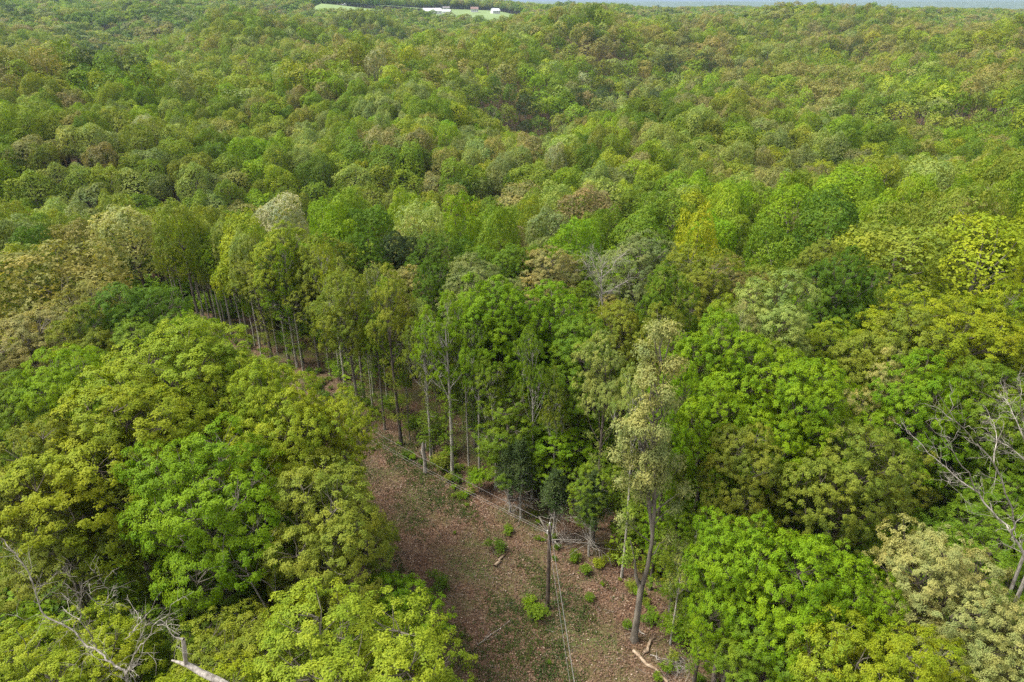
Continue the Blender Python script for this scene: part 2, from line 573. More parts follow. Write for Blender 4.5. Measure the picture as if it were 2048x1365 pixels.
def build_far_tree(seed, form='dome', lod=1, mat_leaf=None, mat_bark=None):
    """same nominal size as build_tree: leaves laid over a billowing crown surface, for trees farther off"""
    R = np.random.default_rng(seed + 500)
    CR = 4.5
    cz, ch, zlow, nb, gap = {'dome': (12.6, 7.2, -.35, 26, .0), 'clump': (12.4, 7.4, -.4, 34, .05), 'open': (14.0, 6.0, -.35, 30, .30),
                             'tall': (12.2, 7.8, -.55, 26, .1), 'low': (9.5, 10.2, -.75, 30, .05)}[form]
    B = unit_dirs(R, nb, zlow - .1)
    amp = R.uniform(.08, .44, nb)
    sig = R.uniform(.26, .52, nb)
    ph = R.uniform(0, 6.28, 4)

    def rho(u):
        d2 = ((u[:, None] - B[None]) ** 2).sum(-1)
        b = (amp * np.exp(-d2 / sig ** 2)).max(1)
        a_ = np.arctan2(u[:, 1], u[:, 0])
        return .76 + b + .10 * np.sin(2 * a_ + ph[0]) * (1 - u[:, 2] ** 2) + .08 * np.sin(3 * a_ + ph[1]) * (1 - u[:, 2] ** 2)

    def pos(u):
        r = rho(u)[:, None]
        return u * r * np.array([CR, CR, ch]) + np.array([0, 0, cz])
    n, nlf, L, W = {1: (2600, 3, .27, .11), 2: (420, 2, .62, .27), 3: (200, 2, 1.0, .48)}[lod]
    U = unit_dirs(R, n, zlow)
    P = pos(U)
    e = .02
    t1 = norm(np.cross(U, np.array([.3, .2, 1.])))
    t2 = np.cross(U, t1)
    N_ = norm(np.cross(pos(norm(U + e * t1)) - P, pos(norm(U + e * t2)) - P))
    N_ *= np.sign((N_ * U).sum(1, keepdims=True))
    if gap:
        f = np.sin(P[:, 0] * 2.1 + ph[0]) + np.sin(P[:, 1] * 2.3 + ph[1]) + np.sin(P[:, 2] * 1.9 + ph[2])
        k = (f > -3 + 6 * gap * .8) | (R.uniform(size=n) < .35)
        U, P, N_ = U[k], P[k], N_[k]
    jit = {1: .40, 2: .2, 3: .12}[lod]
    P = P - U * np.abs(R.normal(size=(len(P), 1))) * .30 + R.normal(size=P.shape) * (.10 if lod == 1 else .05)
    V, F, tv = leaves_at(R, P, N_ + R.normal(size=P.shape) * jit, nlf, L, W, .12, .12)
    bi = ((U[:, None] - B[None]) ** 2).sum(-1).argmin(1)
    pv = R.uniform(0, 1, nb)
    tv = np.clip(tv * .55 + np.repeat(pv[bi], nlf) * .45, 0, 1)
    if lod > 1: tv = .55 + (tv - .5) * (.6 if lod == 2 else .4)
    crown = mesh('crown', V, F, mat_leaf, {'var': tv})
    wd = Wood()
    zs = np.linspace(-.6, cz + 1, 5)
    if lod == 3: zs = np.linspace(-.6, 5, 5)
    wd.add(np.stack([R.normal(size=5) * .1, R.normal(size=5) * .1, zs], -1), np.interp(zs, [0, 1, 10, 18], [.36, .26, .18, .06]), 6 if lod == 1 else 4)
    if lod == 1:
        for i in range(12):
            tip = B[i] * rho(B[i:i + 1])[0] * np.array([CR, CR, ch]) * .85 + np.array([0, 0, cz])
            zb = np.clip(tip[2] - np.hypot(tip[0], tip[1]) * R.uniform(.6, 1.1), 5, cz + .5)
            wd.limb(R, (0, 0, zb), tip, .08, .02, 4, .03, 4, .05)
    return crown, wd.mesh('trunk', mat_bark)


def build_bare(seed, Hh=18.0, spread=.55, depth=5, r0=.2, mat=DEAD, clear=.35, lean=(0, 0)):
    R = np.random.default_rng(seed)
    wd = Wood()
    tw = wd

    def grow(p, d, L, r, lev):
        n = 4
        pts = [p]
        dd = d.copy()
        for i in range(n):
            dd = dd + R.normal(size=3) * .13 + np.array([0, 0, .05])
            dd /= np.linalg.norm(dd)
            pts.append(pts[-1] + dd * L / n)
        pts = np.array(pts)
        re = r * .62
        (wd if lev < 3 else tw).add(pts, np.linspace(r, re, n + 1), 7 if lev == 0 else (5 if lev < 3 else 3))
        if lev >= depth: return
        k = 2 if lev == 0 else int(R.integers(2, 4))
        for i in range(k):
            a = R.uniform(0, 6.28)
            side = norm(np.cross(dd, np.array([math.cos(a), math.sin(a), .3])))
            nd = dd + side * R.uniform(spread * .6, spread * 1.3)
            nd /= np.linalg.norm(nd)
            grow(pts[-1] if i < 2 else pts[-2], nd, L * R.uniform(.6, .85), re * R.uniform(.7, .95), lev + 1)

    tot = sum(.72 ** i for i in range(1, depth + 1))
    L0 = Hh * clear
    L1 = (Hh - L0) / tot * 1.15
    P0 = np.array([0, 0, -.4])
    d0 = np.array([lean[0], lean[1], 1.])
    d0 /= np.linalg.norm(d0)
    pts = np.array([P0 + d0 * t * L0 for t in np.linspace(0, 1, 5)])
    pts[1:-1] += R.normal(size=(3, 3)) * .08
    wd.add(pts, np.linspace(r0 * 1.2, r0 * .85, 5), 8)
    for i in range(2):
        a = i * math.pi + R.uniform(-.5, .5)
        nd = d0 + np.array([math.cos(a), math.sin(a), 0]) * spread * .8
        grow(pts[-1], nd / np.linalg.norm(nd), L1 / .72 * .72, r0 * .7, 1)
    return wd.mesh('trunk', mat)


def build_cedar(seed, Hh=9.0, rad=1.7, base=2.2, lod=0):
    """dark feathery conifer with bare dead branches low on the stem"""
    R = np.random.default_rng(seed)
    wd, dw = Wood(), Wood()
    zs = np.linspace(-.3, Hh, 8)
    P = np.stack([R.normal(size=8) * .05, R.normal(size=8) * .05, zs], -1)
    wd.add(P, np.interp(zs, [0, Hh], [.12, .02]), 6)
    cc, ax = [], []
    nb = 90 if lod == 0 else 40
    for i in range(nb):
        z = base + (Hh - base) * (i / nb)
        rr = rad * (1 - (i / nb)) ** .75 * R.uniform(.6, 1.1)
        a = i * 2.4 + R.uniform(-.3, .3)
        e = np.array([math.cos(a) * rr, math.sin(a) * rr, z + rr * .35])
        wd.limb(R, (0, 0, z), e, .025, .008, 3, 0, 3, .03)
        m = 9 if lod == 0 else 5
        t = R.uniform(.25, 1.05, m)[:, None]
        q = np.array([0, 0, z]) * (1 - t) + e * t + R.normal(size=(m, 3)) * .13
        cc.append(q)
        ax.append(np.tile(e - np.array([0, 0, z - 1.2]), (m, 1)))
    V, F, tv = leaves_at(R, np.concatenate(cc), np.concatenate(ax) + R.normal(size=(len(np.concatenate(cc)), 3)) * .3, 6 if lod == 0 else 4, .24 if lod == 0 else .4, .035 if lod == 0 else .09, -.15, 1.2)
    for i in range(34):
        z = R.uniform(.22, 1.0) * base * 1.15
        a = R.uniform(0, 6.28)
        l = R.uniform(.8, 2.1) * rad / 1.7
        e = np.array([math.cos(a) * l, math.sin(a) * l, z + R.uniform(-.3, .5) * l])
        Q = dw.limb(R, (0, 0, z), e, .028, .008, 4, R.uniform(-.1, .15), 4, .05)
        for _ in range(3):
            f = Q[R.integers(1, 4)]
            dw.limb(R, f, f + norm(e - np.array([0, 0, z])) * .4 + R.normal(size=3) * .25, .012, .004, 3, 0, 3, .05)
    return mesh('crown', V, F, NEEDLE, {'var': tv}), wd.mesh('trunk', BARKL), dw.mesh('dead_branches', DEAD)


def build_shrub(seed, n=60, r=.9, h=1.1, L=.13, W=.045, mat=LEAF, stems=9, name='foliage'):
    R = np.random.default_rng(seed)
    wd = Wood()
    tips = []
    for i in range(stems):
        a = R.uniform(0, 6.28)
        l = R.uniform(.2, 1) * r
        e = np.array([math.cos(a) * l, math.sin(a) * l, h * R.uniform(.55, 1.0)])
        wd.limb(R, (R.normal() * .05, R.normal() * .05, -.05), e, .02, .006, 4, .05, 4, .05)
        tips.append(e)
    tips = np.array(tips)
    c = tips[R.integers(0, stems, n)] + R.normal(size=(n, 3)) * np.array([.26, .26, .2]) * r
    c[:, 2] = np.maximum(c[:, 2], .08)
    V, F, tv = leaves_at(R, c, np.tile([0, 0, 1.], (n, 1)) + R.normal(size=(n, 3)) * .3, 6, L, W, .25)
    return mesh(name, V, F, mat, {'var': tv}), wd.mesh('stems', BARK)


# ------------------------------------------------------------------ ground
def in_poly(x, y, poly):
    x, y = np.asarray(x, float), np.asarray(y, float)
    inside = np.zeros(x.shape, bool)
    n = len(poly)
    for i in range(n):
        x1, y1 = poly[i]
        x2, y2 = poly[(i + 1) % n]
        c = ((y1 > y) != (y2 > y)) & (x < (x2 - x1) * (y - y1) / (y2 - y1 + 1e-12) + x1)
        inside ^= c
    return inside


CLEAR = [(14.5, 10), (13.5, 24), (11.5, 33), (8.2, 40), (2.0, 46.5), (-4.5, 53), (-9.5, 58.6), (-16.5, 68), (-26, 76), (-42.5, 89), (-56, 101),
         (-64, 95), (-52, 80), (-34, 67), (-25, 58), (-19, 49.5), (-13, 43), (-9, 37), (-6, 30), (-6, 10)]


def build_ground():
    azs = np.radians(np.concatenate([np.arange(-178, -60, 6), np.arange(-60, 60.1, .6), np.arange(66, 182, 6)]))
    ds = np.concatenate([[0.0], np.arange(4, 90, 1.6), 90 * 1.03 ** np.arange(0, 120), ])
    ds = np.concatenate([ds[ds < 3000], np.arange(3050, 16000, 220), [18000, 24000, 40000]])
    A, Dd = np.meshgrid(azs, ds)
    x, y = np.sin(A) * Dd, np.cos(A) * Dd
    z = ground(x.ravel(), y.ravel()).reshape(x.shape)
    R = np.random.default_rng(5)
    z += np.where(Dd < 140, .05 * np.sin(x * 1.3) * np.sin(y * 1.1 + 1) + .03 * np.sin(x * 3.1 + y * 2.2), 0)
    n, m = x.shape
    V = np.stack([x, y, z], -1).reshape(-1, 3)
    i, j = np.meshgrid(np.arange(n - 1), np.arange(m), indexing='ij')
    j2 = (j + 1) % m
    F = np.stack([i * m + j, i * m + j2, (i + 1) * m + j2, (i + 1) * m + j], -1).reshape(-1, 4)
    m_, t = new_mat('forest_floor')
    tc = N(t, 'ShaderNodeTexCoord')

    def noise(sc, det=5, rough=.6):
        q = N(t, 'ShaderNodeTexNoise')
        q.inputs['Scale'].default_value = sc
        q.inputs['Detail'].default_value = det
        q.inputs['Roughness'].default_value = rough
        t.links.new(tc.outputs['Object'], q.inputs[0])
        return q

    def ramp(src, stops):
        r = N(t, 'ShaderNodeValToRGB')
        e = r.color_ramp.elements
        while len(e) < len(stops): e.new(.5)
        for k, (p, c) in enumerate(stops):
            e[k].position = p
            e[k].color = (*c, 1) if isinstance(c, tuple) else (c, c, c, 1)
        t.links.new(src, r.inputs[0])
        return r.outputs[0]

    vo = N(t, 'ShaderNodeTexVoronoi')
    vo.inputs['Scale'].default_value = 7.0
    t.links.new(tc.outputs['Object'], vo.inputs[0])
    sp = N(t, 'ShaderNodeSeparateColor')
    t.links.new(vo.outputs['Color'], sp.inputs[0])
    leafc = ramp(sp.outputs[0], [(0, (.046, .024, .014)), (.35, (.096, .050, .029)), (.7, (.140, .077, .045)), (.93, (.185, .118, .075)), (1, (.26, .20, .15))])
    dirt = ramp(noise(1.3).outputs[0], [(.35, (.06, .040, .026)), (.65, (.15, .112, .074))])
    litter = mixc(t, ramp(noise(.5, 6).outputs[0], [(.4, 0.15), (.65, .6)]), leafc, dirt)
    grass = ramp(noise(9, 3).outputs[0], [(.3, (.030, .045, .012)), (.7, (.085, .115, .030))])
    gm = ramp(noise(.16, 8, .68).outputs[0], [(.45, 0.0), (.62, .75)])
    near = mixc(t, gm, litter, grass)
    far = ramp(noise(.02, 8).outputs[0], [(.3, (.03, .055, .012)), (.7, (.10, .12, .035))])
    vl = N(t, 'ShaderNodeVectorMath', operation='LENGTH')
    t.links.new(tc.outputs['Object'], vl.inputs[0])
    mr = N(t, 'ShaderNodeMapRange')
    mr.inputs['From Min'].default_value = 150
    mr.inputs['From Max'].default_value = 2500
    t.links.new(vl.outputs['Value'], mr.inputs[0])
    col = mixc(t, mr.outputs[0], near, far)
    p = N(t, 'ShaderNodeBsdfPrincipled')
    p.inputs['Roughness'].default_value = .95
    p.inputs['Specular IOR Level'].default_value = .1
    t.links.new(col, p.inputs['Base Color'])
    b = N(t, 'ShaderNodeBump')
    b.inputs['Strength'].default_value = .8
    b.inputs['Distance'].default_value = .06
    t.links.new(noise(8, 6).outputs[0], b.inputs['Height'])
    t.links.new(b.outputs[0], p.inputs['Normal'])
    o = N(t, 'ShaderNodeOutputMaterial')
    t.links.new(p.outputs[0], o.inputs[0])
    me = mesh('ground', V, F, m_, smooth=True)
    tag(obj('ground', me), kind='structure')


build_ground()

# meadows far off, sheets lying on the terrain
MEADOW = plain_mat('meadow_grass', (.13, .185, .060), .95, var=.3, scale=.03)
MEADOW2 = plain_mat('meadow_grass_dark', (.10, .19, .05), .95, var=.3, scale=.05)


def sheet(name, pts, mat, step=12):
    pts = np.array(pts)
    x0, y0 = pts.min(0); x1, y1 = pts.max(0)
    xs, ys = np.arange(x0, x1 + step, step), np.arange(y0, y1 + step, step)
    X, Y = np.meshgrid(xs, ys)
    Z = ground(X.ravel(), Y.ravel()).reshape(X.shape) + 1.0
    ins = in_poly(X, Y, pts)
    n, m = X.shape
    F = []
    for i in range(n - 1):
        for j in range(m - 1):
            if ins[i, j] and ins[i + 1, j] and ins[i, j + 1] and ins[i + 1, j + 1]:
                F.append((i * m + j, i * m + j + 1, (i + 1) * m + j + 1, (i + 1) * m + j))
    me = mesh(name, np.stack([X, Y, Z], -1).reshape(-1, 3), np.array(F), mat, smooth=True)
    return tag(obj(name, me), kind='structure')


def pol(px, D):
    r = ray(px, 300)
    a = math.atan2(r[0], r[1])
    return (math.sin(a) * D, math.cos(a) * D)


FIELDS = {
    'west_meadow': ([pol(668, 1180), pol(640, 1300), pol(632, 1430), pol(720, 1440), pol(800, 1450), pol(850, 1500), pol(905, 1500), pol(905, 1300), pol(840, 1210), pol(760, 1180)], MEADOW),
    'upper_meadow': ([pol(715, 1560), pol(715, 1680), pol(790, 1700), pol(868, 1620), pol(860, 1555)], MEADOW),
    'farm_meadow': ([pol(850, 1215), pol(850, 1500), pol(900, 1640), pol(990, 1660), pol(1050, 1580), pol(1060, 1380), pol(1030, 1240), pol(950, 1200)], MEADOW),
    'valley_meadow': ([pol(165, 590), pol(180, 700), pol(232, 700), pol(268, 610), pol(240, 540), pol(190, 540)], MEADOW2),
}
for k, (pl, mt) in FIELDS.items(): sheet(k, pl, mt)

# ------------------------------------------------------------------ tree library
LIB = {}
for nm, form, seeds in (('dome', 'dome', (11, 12, 13, 14)), ('open', 'open', (21, 22, 23)), ('tall', 'tall', (31, 32)), ('clump', 'clump', (41, 42, 43)), ('low', 'low', (51, 52))):
    for lod in (0, 1):
        LIB[nm, lod] = [(build_tree if lod == 0 else build_far_tree)(s, form, lod, LEAF, None) for s in seeds]


def bark_of(me, mat):
    key = (me.name, mat.name)
    if key not in bark_of.c:
        m = me.copy(); m.materials.clear(); m.materials.append(mat); bark_of.c[key] = m
    return bark_of.c[key]


bark_of.c = {}
TREES = []       # (x, y, r, h, colour, obj, explicit, px, py)


def place_tree(x, y, h, r, colour, form='dome', group='broadleaf trees of the forest', label=None, bark=None, explicit=True, z=None, seed=None, name='broadleaf_tree'):
    rr = random.Random(seed if seed is not None else int(abs(x * 131 + y * 977)))
    z = g1(x, y) if z is None else z
    D = math.hypot(x, y)
    lod = 0 if D < 92 else 1
    crown, trunk = rr.choice(LIB[form, lod])
    root = empty(name, (x, y, z), rr.uniform(0, 6.28))
    if explicit and D < 60 and r > 4.2: r *= .93
    sx = r / 4.5
    sz = h / 20.0
    c = obj('crown', crown, root); c.scale = (sx, sx, sz)
    c.color = (*jitter(PAL[colour], rr, .1), 1)
    bm = bark or (BARKD if rr.random() < .4 else BARK)
    t = obj('trunk', bark_of(trunk, bm), root); t.scale = (sx, sx, sz)
    tag(root, label, 'tree', group)
    px, py = project((x, y, z + h * .85))
    TREES.append(dict(x=x, y=y, r=r, h=h, c=colour, o=root, ex=explicit, px=px, py=py, lab=label, form=form, D=D))
    return root


def tree_px(px, py, wpx, h, colour, form='dome', **kw):
    """crown top seen at (px,py), wpx wide (photo pixels), tree height h"""
    x, y, z = at(px, py, dz=h)
    sl = math.sqrt(x * x + y * y + (H - z - h * .7) ** 2)
    return place_tree(x, y, h, wpx / 2 * sl / FPX, colour, form, z=g1(x, y), **kw)


def tree_base(bx, by, topy, wpx, colour, form='open', **kw):
    """stem foot seen at (bx,by), crown reaching up to topy"""
    x, y, z = at(bx, by)
    r = ray(bx, topy)
    h = H + r[2] / math.hypot(r[0], r[1]) * math.hypot(x, y) - z
    sl = math.sqrt(x * x + y * y + 500)
    return place_tree(x, y, h, wpx / 2 * sl / FPX, colour, form, **kw)


G1 = 'trees along the clearing edge'
LOWROW = [(705, 745, 60, 6, 'green'), (860, 810, 70, 6, 'green'), (1000, 830, 90, 7, 'green'),
          (1060, 820, 100, 9, 'green'), (1280, 960, 110, 8, 'green'), (1370, 930, 120, 12, 'bright'), (1365, 1040, 110, 9, 'green'), (1480, 1190, 130, 9, 'bright')]
# --- foreground left
for a in [
    (655, 1195, 430, 18, 'lime', 'clump', 'big light yellow-green tree at the bottom edge, left of the clearing'),
    (770, 1165, 190, 11, 'bright', 'dome', 'small bright green tree peeking out behind the big light tree at the bottom'),
    (385, 835, 330, 21, 'bright', 'clump', 'large bright green leafy tree standing out left of the clearing'),
    (470, 985, 190, 14, 'bright', 'clump', 'bright green lower crown on the right flank of the large bright tree'),
    (622, 915, 310, 18, 'olive', 'clump', 'olive green drooping tree leaning over the left side of the clearing'),
    (575, 765, 250, 20, 'lime', 'clump', 'yellowish feathery tree in front of the brown track, left of centre'),
    (520, 712, 170, 20, 'lime', 'dome', 'light green rounded tree hiding the middle of the track'),
    (612, 742, 130, 20, 'yellow', 'clump', 'feathery yellowish crown tip beside the brown track'),
    (690, 775, 125, 16, 'lime', 'open', 'slim light tree tip overlapping the brown track'),
    (330, 650, 330, 21, 'lime', 'dome', 'broad light green tree capping the ridge of crowns left of the track'),
    (440, 690, 180, 19, 'lime', 'dome', 'rounded light green tree beside the upper track'),
    (370, 615, 120, 19, 'bright', 'dome', 'bright green tree just below the far brown patch of track'),
    (180, 760, 360, 21, 'yellow', 'clump', 'wide yellow-olive feathery tree on the left side of the photo'),
    (40, 830, 230, 19, 'olive', 'clump', 'olive tree at the left edge, halfway down'),
    (115, 690, 190, 19, 'bright', 'dome', 'bright green tree at left, between tan trees and feathery trees'),
    (20, 745, 160, 17, 'green', 'dome', 'mid green tree at the left edge above the olive tree'),
    (250, 555, 170, 19, 'dark', 'dome', 'dark leafy green tree at the far end of the track'),
    (90, 490, 200, 20, 'orange', 'dome', 'golden tan tree near the left edge'),
    (30, 600, 190, 19, 'tan', 'clump', 'tan grey tree with bare lower limbs at the left edge'),
    (160, 560, 150, 18, 'orange', 'open', 'golden tan tree with open crown left of the dark leafy tree'),
    (30, 480, 130, 20, 'olive', 'dome', 'olive tree behind the golden tan tree'),
    (240, 395, 130, 21, 'cream', 'dome', 'pale whitish-tan dome tree at the end of the track'),
    (90, 1010, 230, 15, 'olive', 'open', 'thin olive tree with grey limbs at lower left'),
    (230, 930, 220, 15, 'olive', 'clump', 'shaded olive tree left of the large bright tree'),
    (60, 1235, 280, 16, 'lime', 'clump', 'light green tree in the bottom left corner'),
    (200, 1265, 200, 12, 'green', 'clump', 'mid green tree among bare dead branches at bottom left'),
    (410, 1130, 240, 11, 'dark', 'low', 'dark green low tree under the large bright tree'),
    (540, 1080, 200, 11, 'olive', 'low', 'olive low tree under the drooping tree'),
    (300, 1150, 200, 9, 'green', 'low', 'mid green low tree behind the bare dead branches'),
    (430, 1290, 190, 7, 'green', 'low', 'mid green low tree beside the broken grey snag'),
    (560, 1215, 120, 9, 'green', 'low', 'small green low tree left of the big light tree'),
    # --- row right of the clearing
    (1000, 535, 200, 21, 'bright', 'clump', 'vivid green tree topping the row above the clearing'),
    (1095, 545, 180, 20, 'bright', 'clump', 'vivid green tree second from left in the bright cluster above the clearing'),
    (1170, 610, 170, 19, 'green', 'clump', 'mid green tree right of the vivid cluster'),
    (1232, 592, 130, 17, 'olive', 'dome', 'olive tree in front of the bare grey spreading tree'),
    (1215, 650, 130, 20, 'pale', 'open', 'pale green open tree with star-like sprays left of the cream tree'),
    (1125, 830, 170, 9, 'bright', 'dome', 'low layered bright green tree behind the pole'),
    (1020, 760, 160, 13, 'green', 'low', 'mid green tree filling the edge of the woods behind the clearing'),
    (1200, 860, 120, 12, 'green', 'low', 'mid green low tree left of the tall cream tree'),
    # --- right side
    (1440, 600, 190, 21, 'bright', 'clump', 'vivid green tree just right of the tall cream tree'),
    (1560, 525, 210, 22, 'pale', 'clump', 'pale blossoming tree crowning the right-hand vivid trees'),
    (1545, 640, 200, 21, 'bright', 'clump', 'vivid green tree in the centre of the right-hand cluster'),
    (1650, 690, 190, 21, 'bright', 'clump', 'vivid green tree at the right of the right-hand cluster'),
    (1430, 740, 180, 18, 'bright', 'clump', 'vivid green tree lower left in the right-hand cluster'),
    (1560, 780, 200, 17, 'bright', 'clump', 'vivid green tree below the middle of the right-hand cluster'),
    (1480, 595, 110, 20, 'cream', 'open', 'small cream blossom tree between two vivid green ones'),
    (1790, 690, 130, 18, 'cream', 'open', 'cream blossom tree with tan tuft right of the vivid cluster'),
    (1510, 830, 175, 17, 'olive', 'clump', 'domed olive tree with visible stems below the vivid cluster'),
    (1735, 835, 230, 18, 'olive', 'clump', 'big round olive tree lower right of the vivid cluster'),
    (1850, 880, 120, 13, 'olive', 'open', 'thin olive tree between the round olive tree and the bare tree'),
    (1500, 1010, 190, 17, 'bright', 'clump', 'bright green tree at lower right beside the clearing'),
    (1620, 1040, 230, 18, 'bright', 'clump', 'bright green tree in the middle of the lower right'),
    (1730, 1085, 180, 17, 'bright', 'clump', 'bright green tree touching the cream tree at lower right'),
    (1440, 1060, 130, 14, 'green', 'tall', 'mid green slim tree beside the clearing at lower right'),
    (1930, 1055, 230, 18, 'cream', 'clump', 'large cream yellow tree in the lower right'),
    (2030, 1160, 180, 17, 'cream', 'clump', 'cream yellow tree cut by the right edge'),
    (1850, 1245, 260, 17, 'yellow', 'clump', 'yellow-green tree in the bottom right'),
    (1990, 1260, 200, 16, 'cream', 'clump', 'cream yellow tree in the bottom right corner'),
    (1700, 1270, 200, 15, 'lime', 'open', 'light green open tree at the bottom, right of the clearing'),
    (1560, 1215, 180, 13, 'green', 'clump', 'mid green tree by the fallen branches at the bottom'),
    (1910, 560, 260, 21, 'yellow', 'clump', 'broad yellowish green tree at the right'),
    (1820, 600, 170, 20, 'olive', 'clump', 'olive tree with reddish tint right of the pale blossoming tree'),
    (1985, 435, 180, 21, 'yellow', 'dome', 'yellow-green tree by the right edge, upper middle'),
    (2030, 560, 160, 21, 'yellow', 'clump', 'yellow-green tree cut by the right edge, middle'),
    (1810, 430, 210, 21, 'olive', 'dome', 'wide olive brown tree above the broad yellowish one'),
    (1880, 700, 180, 19, 'bright', 'clump', 'bright green tree below the broad yellowish tree'),
    (2000, 700, 180, 19, 'green', 'clump', 'mid green tree at the right edge below the yellow trees'),
    (1950, 830, 180, 13, 'green', 'clump', 'mid green tree behind the bare grey tree'),
    (2040, 960, 140, 12, 'green', 'clump', 'mid green tree right of the bare grey tree'),
    (1900, 985, 160, 8, 'dark', 'low', 'dark low tree under the bare grey tree'),
    (1660, 985, 170, 10, 'green', 'low', 'mid green low tree under the round olive tree'),
    (1400, 480, 170, 20, 'olive', 'dome', 'dark olive dome tree above the small cream one'),
    (1340, 520, 110, 20, 'green', 'dome', 'mid green tree left of the dark olive dome'),
    (1330, 590, 130, 18, 'olive', 'clump', 'olive tree behind the tall cream tree'),
    (1660, 470, 120, 19, 'olive', 'dome', 'olive tree left of the wide olive brown tree'),
    (1290, 455, 170, 20, 'grey', 'dome', 'grey-green tree right of centre'),
    (1680, 375, 140, 21, 'dark', 'dome', 'dark green tree right of centre, upper middle'),
    (1710, 325, 140, 21, 'bright', 'dome', 'bright green tree behind the dark tree, right of centre'),
    (1590, 370, 120, 20, 'bright', 'dome', 'bright green tree left of the dark tree, right of centre'),
    (1560, 430, 120, 20, 'green', 'dome', 'mid green tree below the left bright one, right of centre'),
    # --- middle band
    (955, 505, 170, 19, 'grey', 'dome', 'grey-green tree behind the vivid green tree above the clearing'),
    (1150, 430, 115, 20, 'bright', 'dome', 'round bright green tree in the very centre of the forest'),
    (840, 400, 115, 21, 'pale', 'dome', 'pale feathery dome-shaped tree left of centre'),
    (545, 372, 115, 21, 'white', 'dome', 'whitish flowering tree on the ridge left of centre'),
    (730, 395, 110, 20, 'dark', 'dome', 'dark green tree between the whitish and the dome-shaped trees'),
    (650, 395, 100, 20, 'bright', 'dome', 'bright green tree right of the whitish flowering tree'),
    (800, 455, 110, 18, 'deep', 'dome', 'bluish dark tree under the pale dome-shaped tree'),
    (870, 455, 110, 19, 'dark', 'dome', 'dark green tree right of the bluish dark tree'),
    (720, 450, 100, 19, 'dark', 'dome', 'dark green tree left of the bluish dark tree'),
    (860, 505, 90, 18, 'dark', 'dome', 'dark green tree in the notch left of the grey-green tree'),
    (940, 400, 110, 19, 'green', 'dome', 'mid green tree right of the dome-shaped tree'),
    (1050, 365, 130, 20, 'tan', 'dome', 'tan tree above the round bright green tree'),
    (1180, 375, 130, 20, 'brown', 'open', 'brownish half-bare tree above and right of the round bright tree'),
    (1095, 405, 100, 19, 'grey', 'dome', 'grey-green tree touching the brownish half-bare tree'),
    (1270, 320, 100, 20, 'lime', 'dome', 'light green tree above the brownish half-bare tree'),
    (640, 460, 110, 19, 'olive', 'dome', 'olive tree left of the dark notch trees'),
    (560, 440, 120, 20, 'lime', 'dome', 'light green tree below the whitish flowering tree'),
    (480, 420, 110, 20, 'lime', 'dome', 'light green tree left below the whitish flowering tree'),
    (420, 395, 100, 20, 'olive', 'dome', 'olive tree right of the pale whitish-tan dome'),
    (345, 400, 100, 21, 'olive', 'dome', 'olive tree touching the pale whitish-tan dome'),
    (680, 530, 110, 19, 'olive', 'dome', 'olive tree behind the row of stems left of centre'),
]:
    tree_px(*a[:6], label=a[6])
for a in LOWROW:
    tree_px(*a[:5], 'low', group='small leafy trees under the row', name='understory_tree')
# --- stems seen right down to the ground along the clearing
for a in [
    (1300, 1180, 680, 130, 'bright', 'tall', 'dark-stemmed green tree right behind the forked cream tree', BARKD),
    (1243, 1155, 700, 100, 'pale', 'open', 'tree with pale bent stem between the dead cedar and the forked tree', BARKL),
    (905, 950, 580, 130, 'bright', 'open', 'tree with the palest straight stem at the clearing edge', BARKL),
    (952, 905, 540, 150, 'bright', 'open', 'bright tree set back right of the palest stem', BARK),
    (1010, 885, 585, 150, 'bright', 'open', 'bright tree with forked grey stems right of the palest stem', BARKL),
    (862, 920, 610, 90, 'olive', 'open', 'thin pale-stemmed tree left of the palest stem', BARKL),
    (803, 890, 520, 120, 'olive', 'open', 'tree with the darkest straight stem at the clearing edge', BARKD),
    (770, 860, 590, 80, 'green', 'open', 'slim tree left of the darkest straight stem', BARK),
    (728, 800, 545, 110, 'olive', 'open', 'grey-stemmed olive tree, second left of the darkest stem', BARK),
    (690, 770, 560, 90, 'pale', 'open', 'pale-leaved tree third left of the darkest stem', BARKL),
    (640, 745, 560, 95, 'olive', 'open', 'olive tree where the track shows brown left of centre', BARK),
    (595, 735, 560, 90, 'bright', 'open', 'bright tree with dead fork where the track is hidden', BARKL),
    (545, 728, 500, 100, 'olive', 'open', 'olive tree with tall grey stem over the track', BARK),
    (500, 700, 500, 90, 'lime', 'open', 'light tree left of the tall grey stem over the track', BARK),
    (465, 672, 460, 85, 'bright', 'open', 'bright tree with dead white fork above the far track', BARKL),
    (432, 655, 470, 80, 'yellow', 'open', 'yellowish tree above the far brown patch of track', BARK),
    (405, 630, 440, 80, 'lime', 'open', 'light tree with leaning stem at the far brown patch', BARK),
    (370, 605, 430, 80, 'olive', 'tall', 'olive tree with vine-clad stem near the end of the track', BARK),
    (335, 590, 410, 80, 'lime', 'tall', 'light tree with vine-clad stem near the end of the track', BARK),
    (300, 565, 420, 75, 'olive', 'tall', 'olive tree last in the row before the pale dome', BARK),
    (1080, 905, 640, 120, 'green', 'open', 'green tree with dark stem behind the low layered tree', BARKD),
]:
    tree_base(*a[:6], label=a[6], bark=a[7], group=G1)
for bx, by in [(820, 880), (878, 892), (895, 870), (928, 895), (745, 815), (660, 752), (580, 725), (520, 700), (980, 930), (1150, 960), (1330, 1150),
               (1400, 1200), (1470, 1290), (1370, 1240), (1340, 1290), (1545, 1340)]:
    x, y, z = at(bx, by)
    place_tree(x, y, random.uniform(9, 14), random.uniform(1.0, 1.6), random.choice(['green', 'bright', 'olive', 'pale']), 'open', group='slender young trees at the clearing edge',
               bark=random.choice([BARK, BARKL]), name='young_tree')


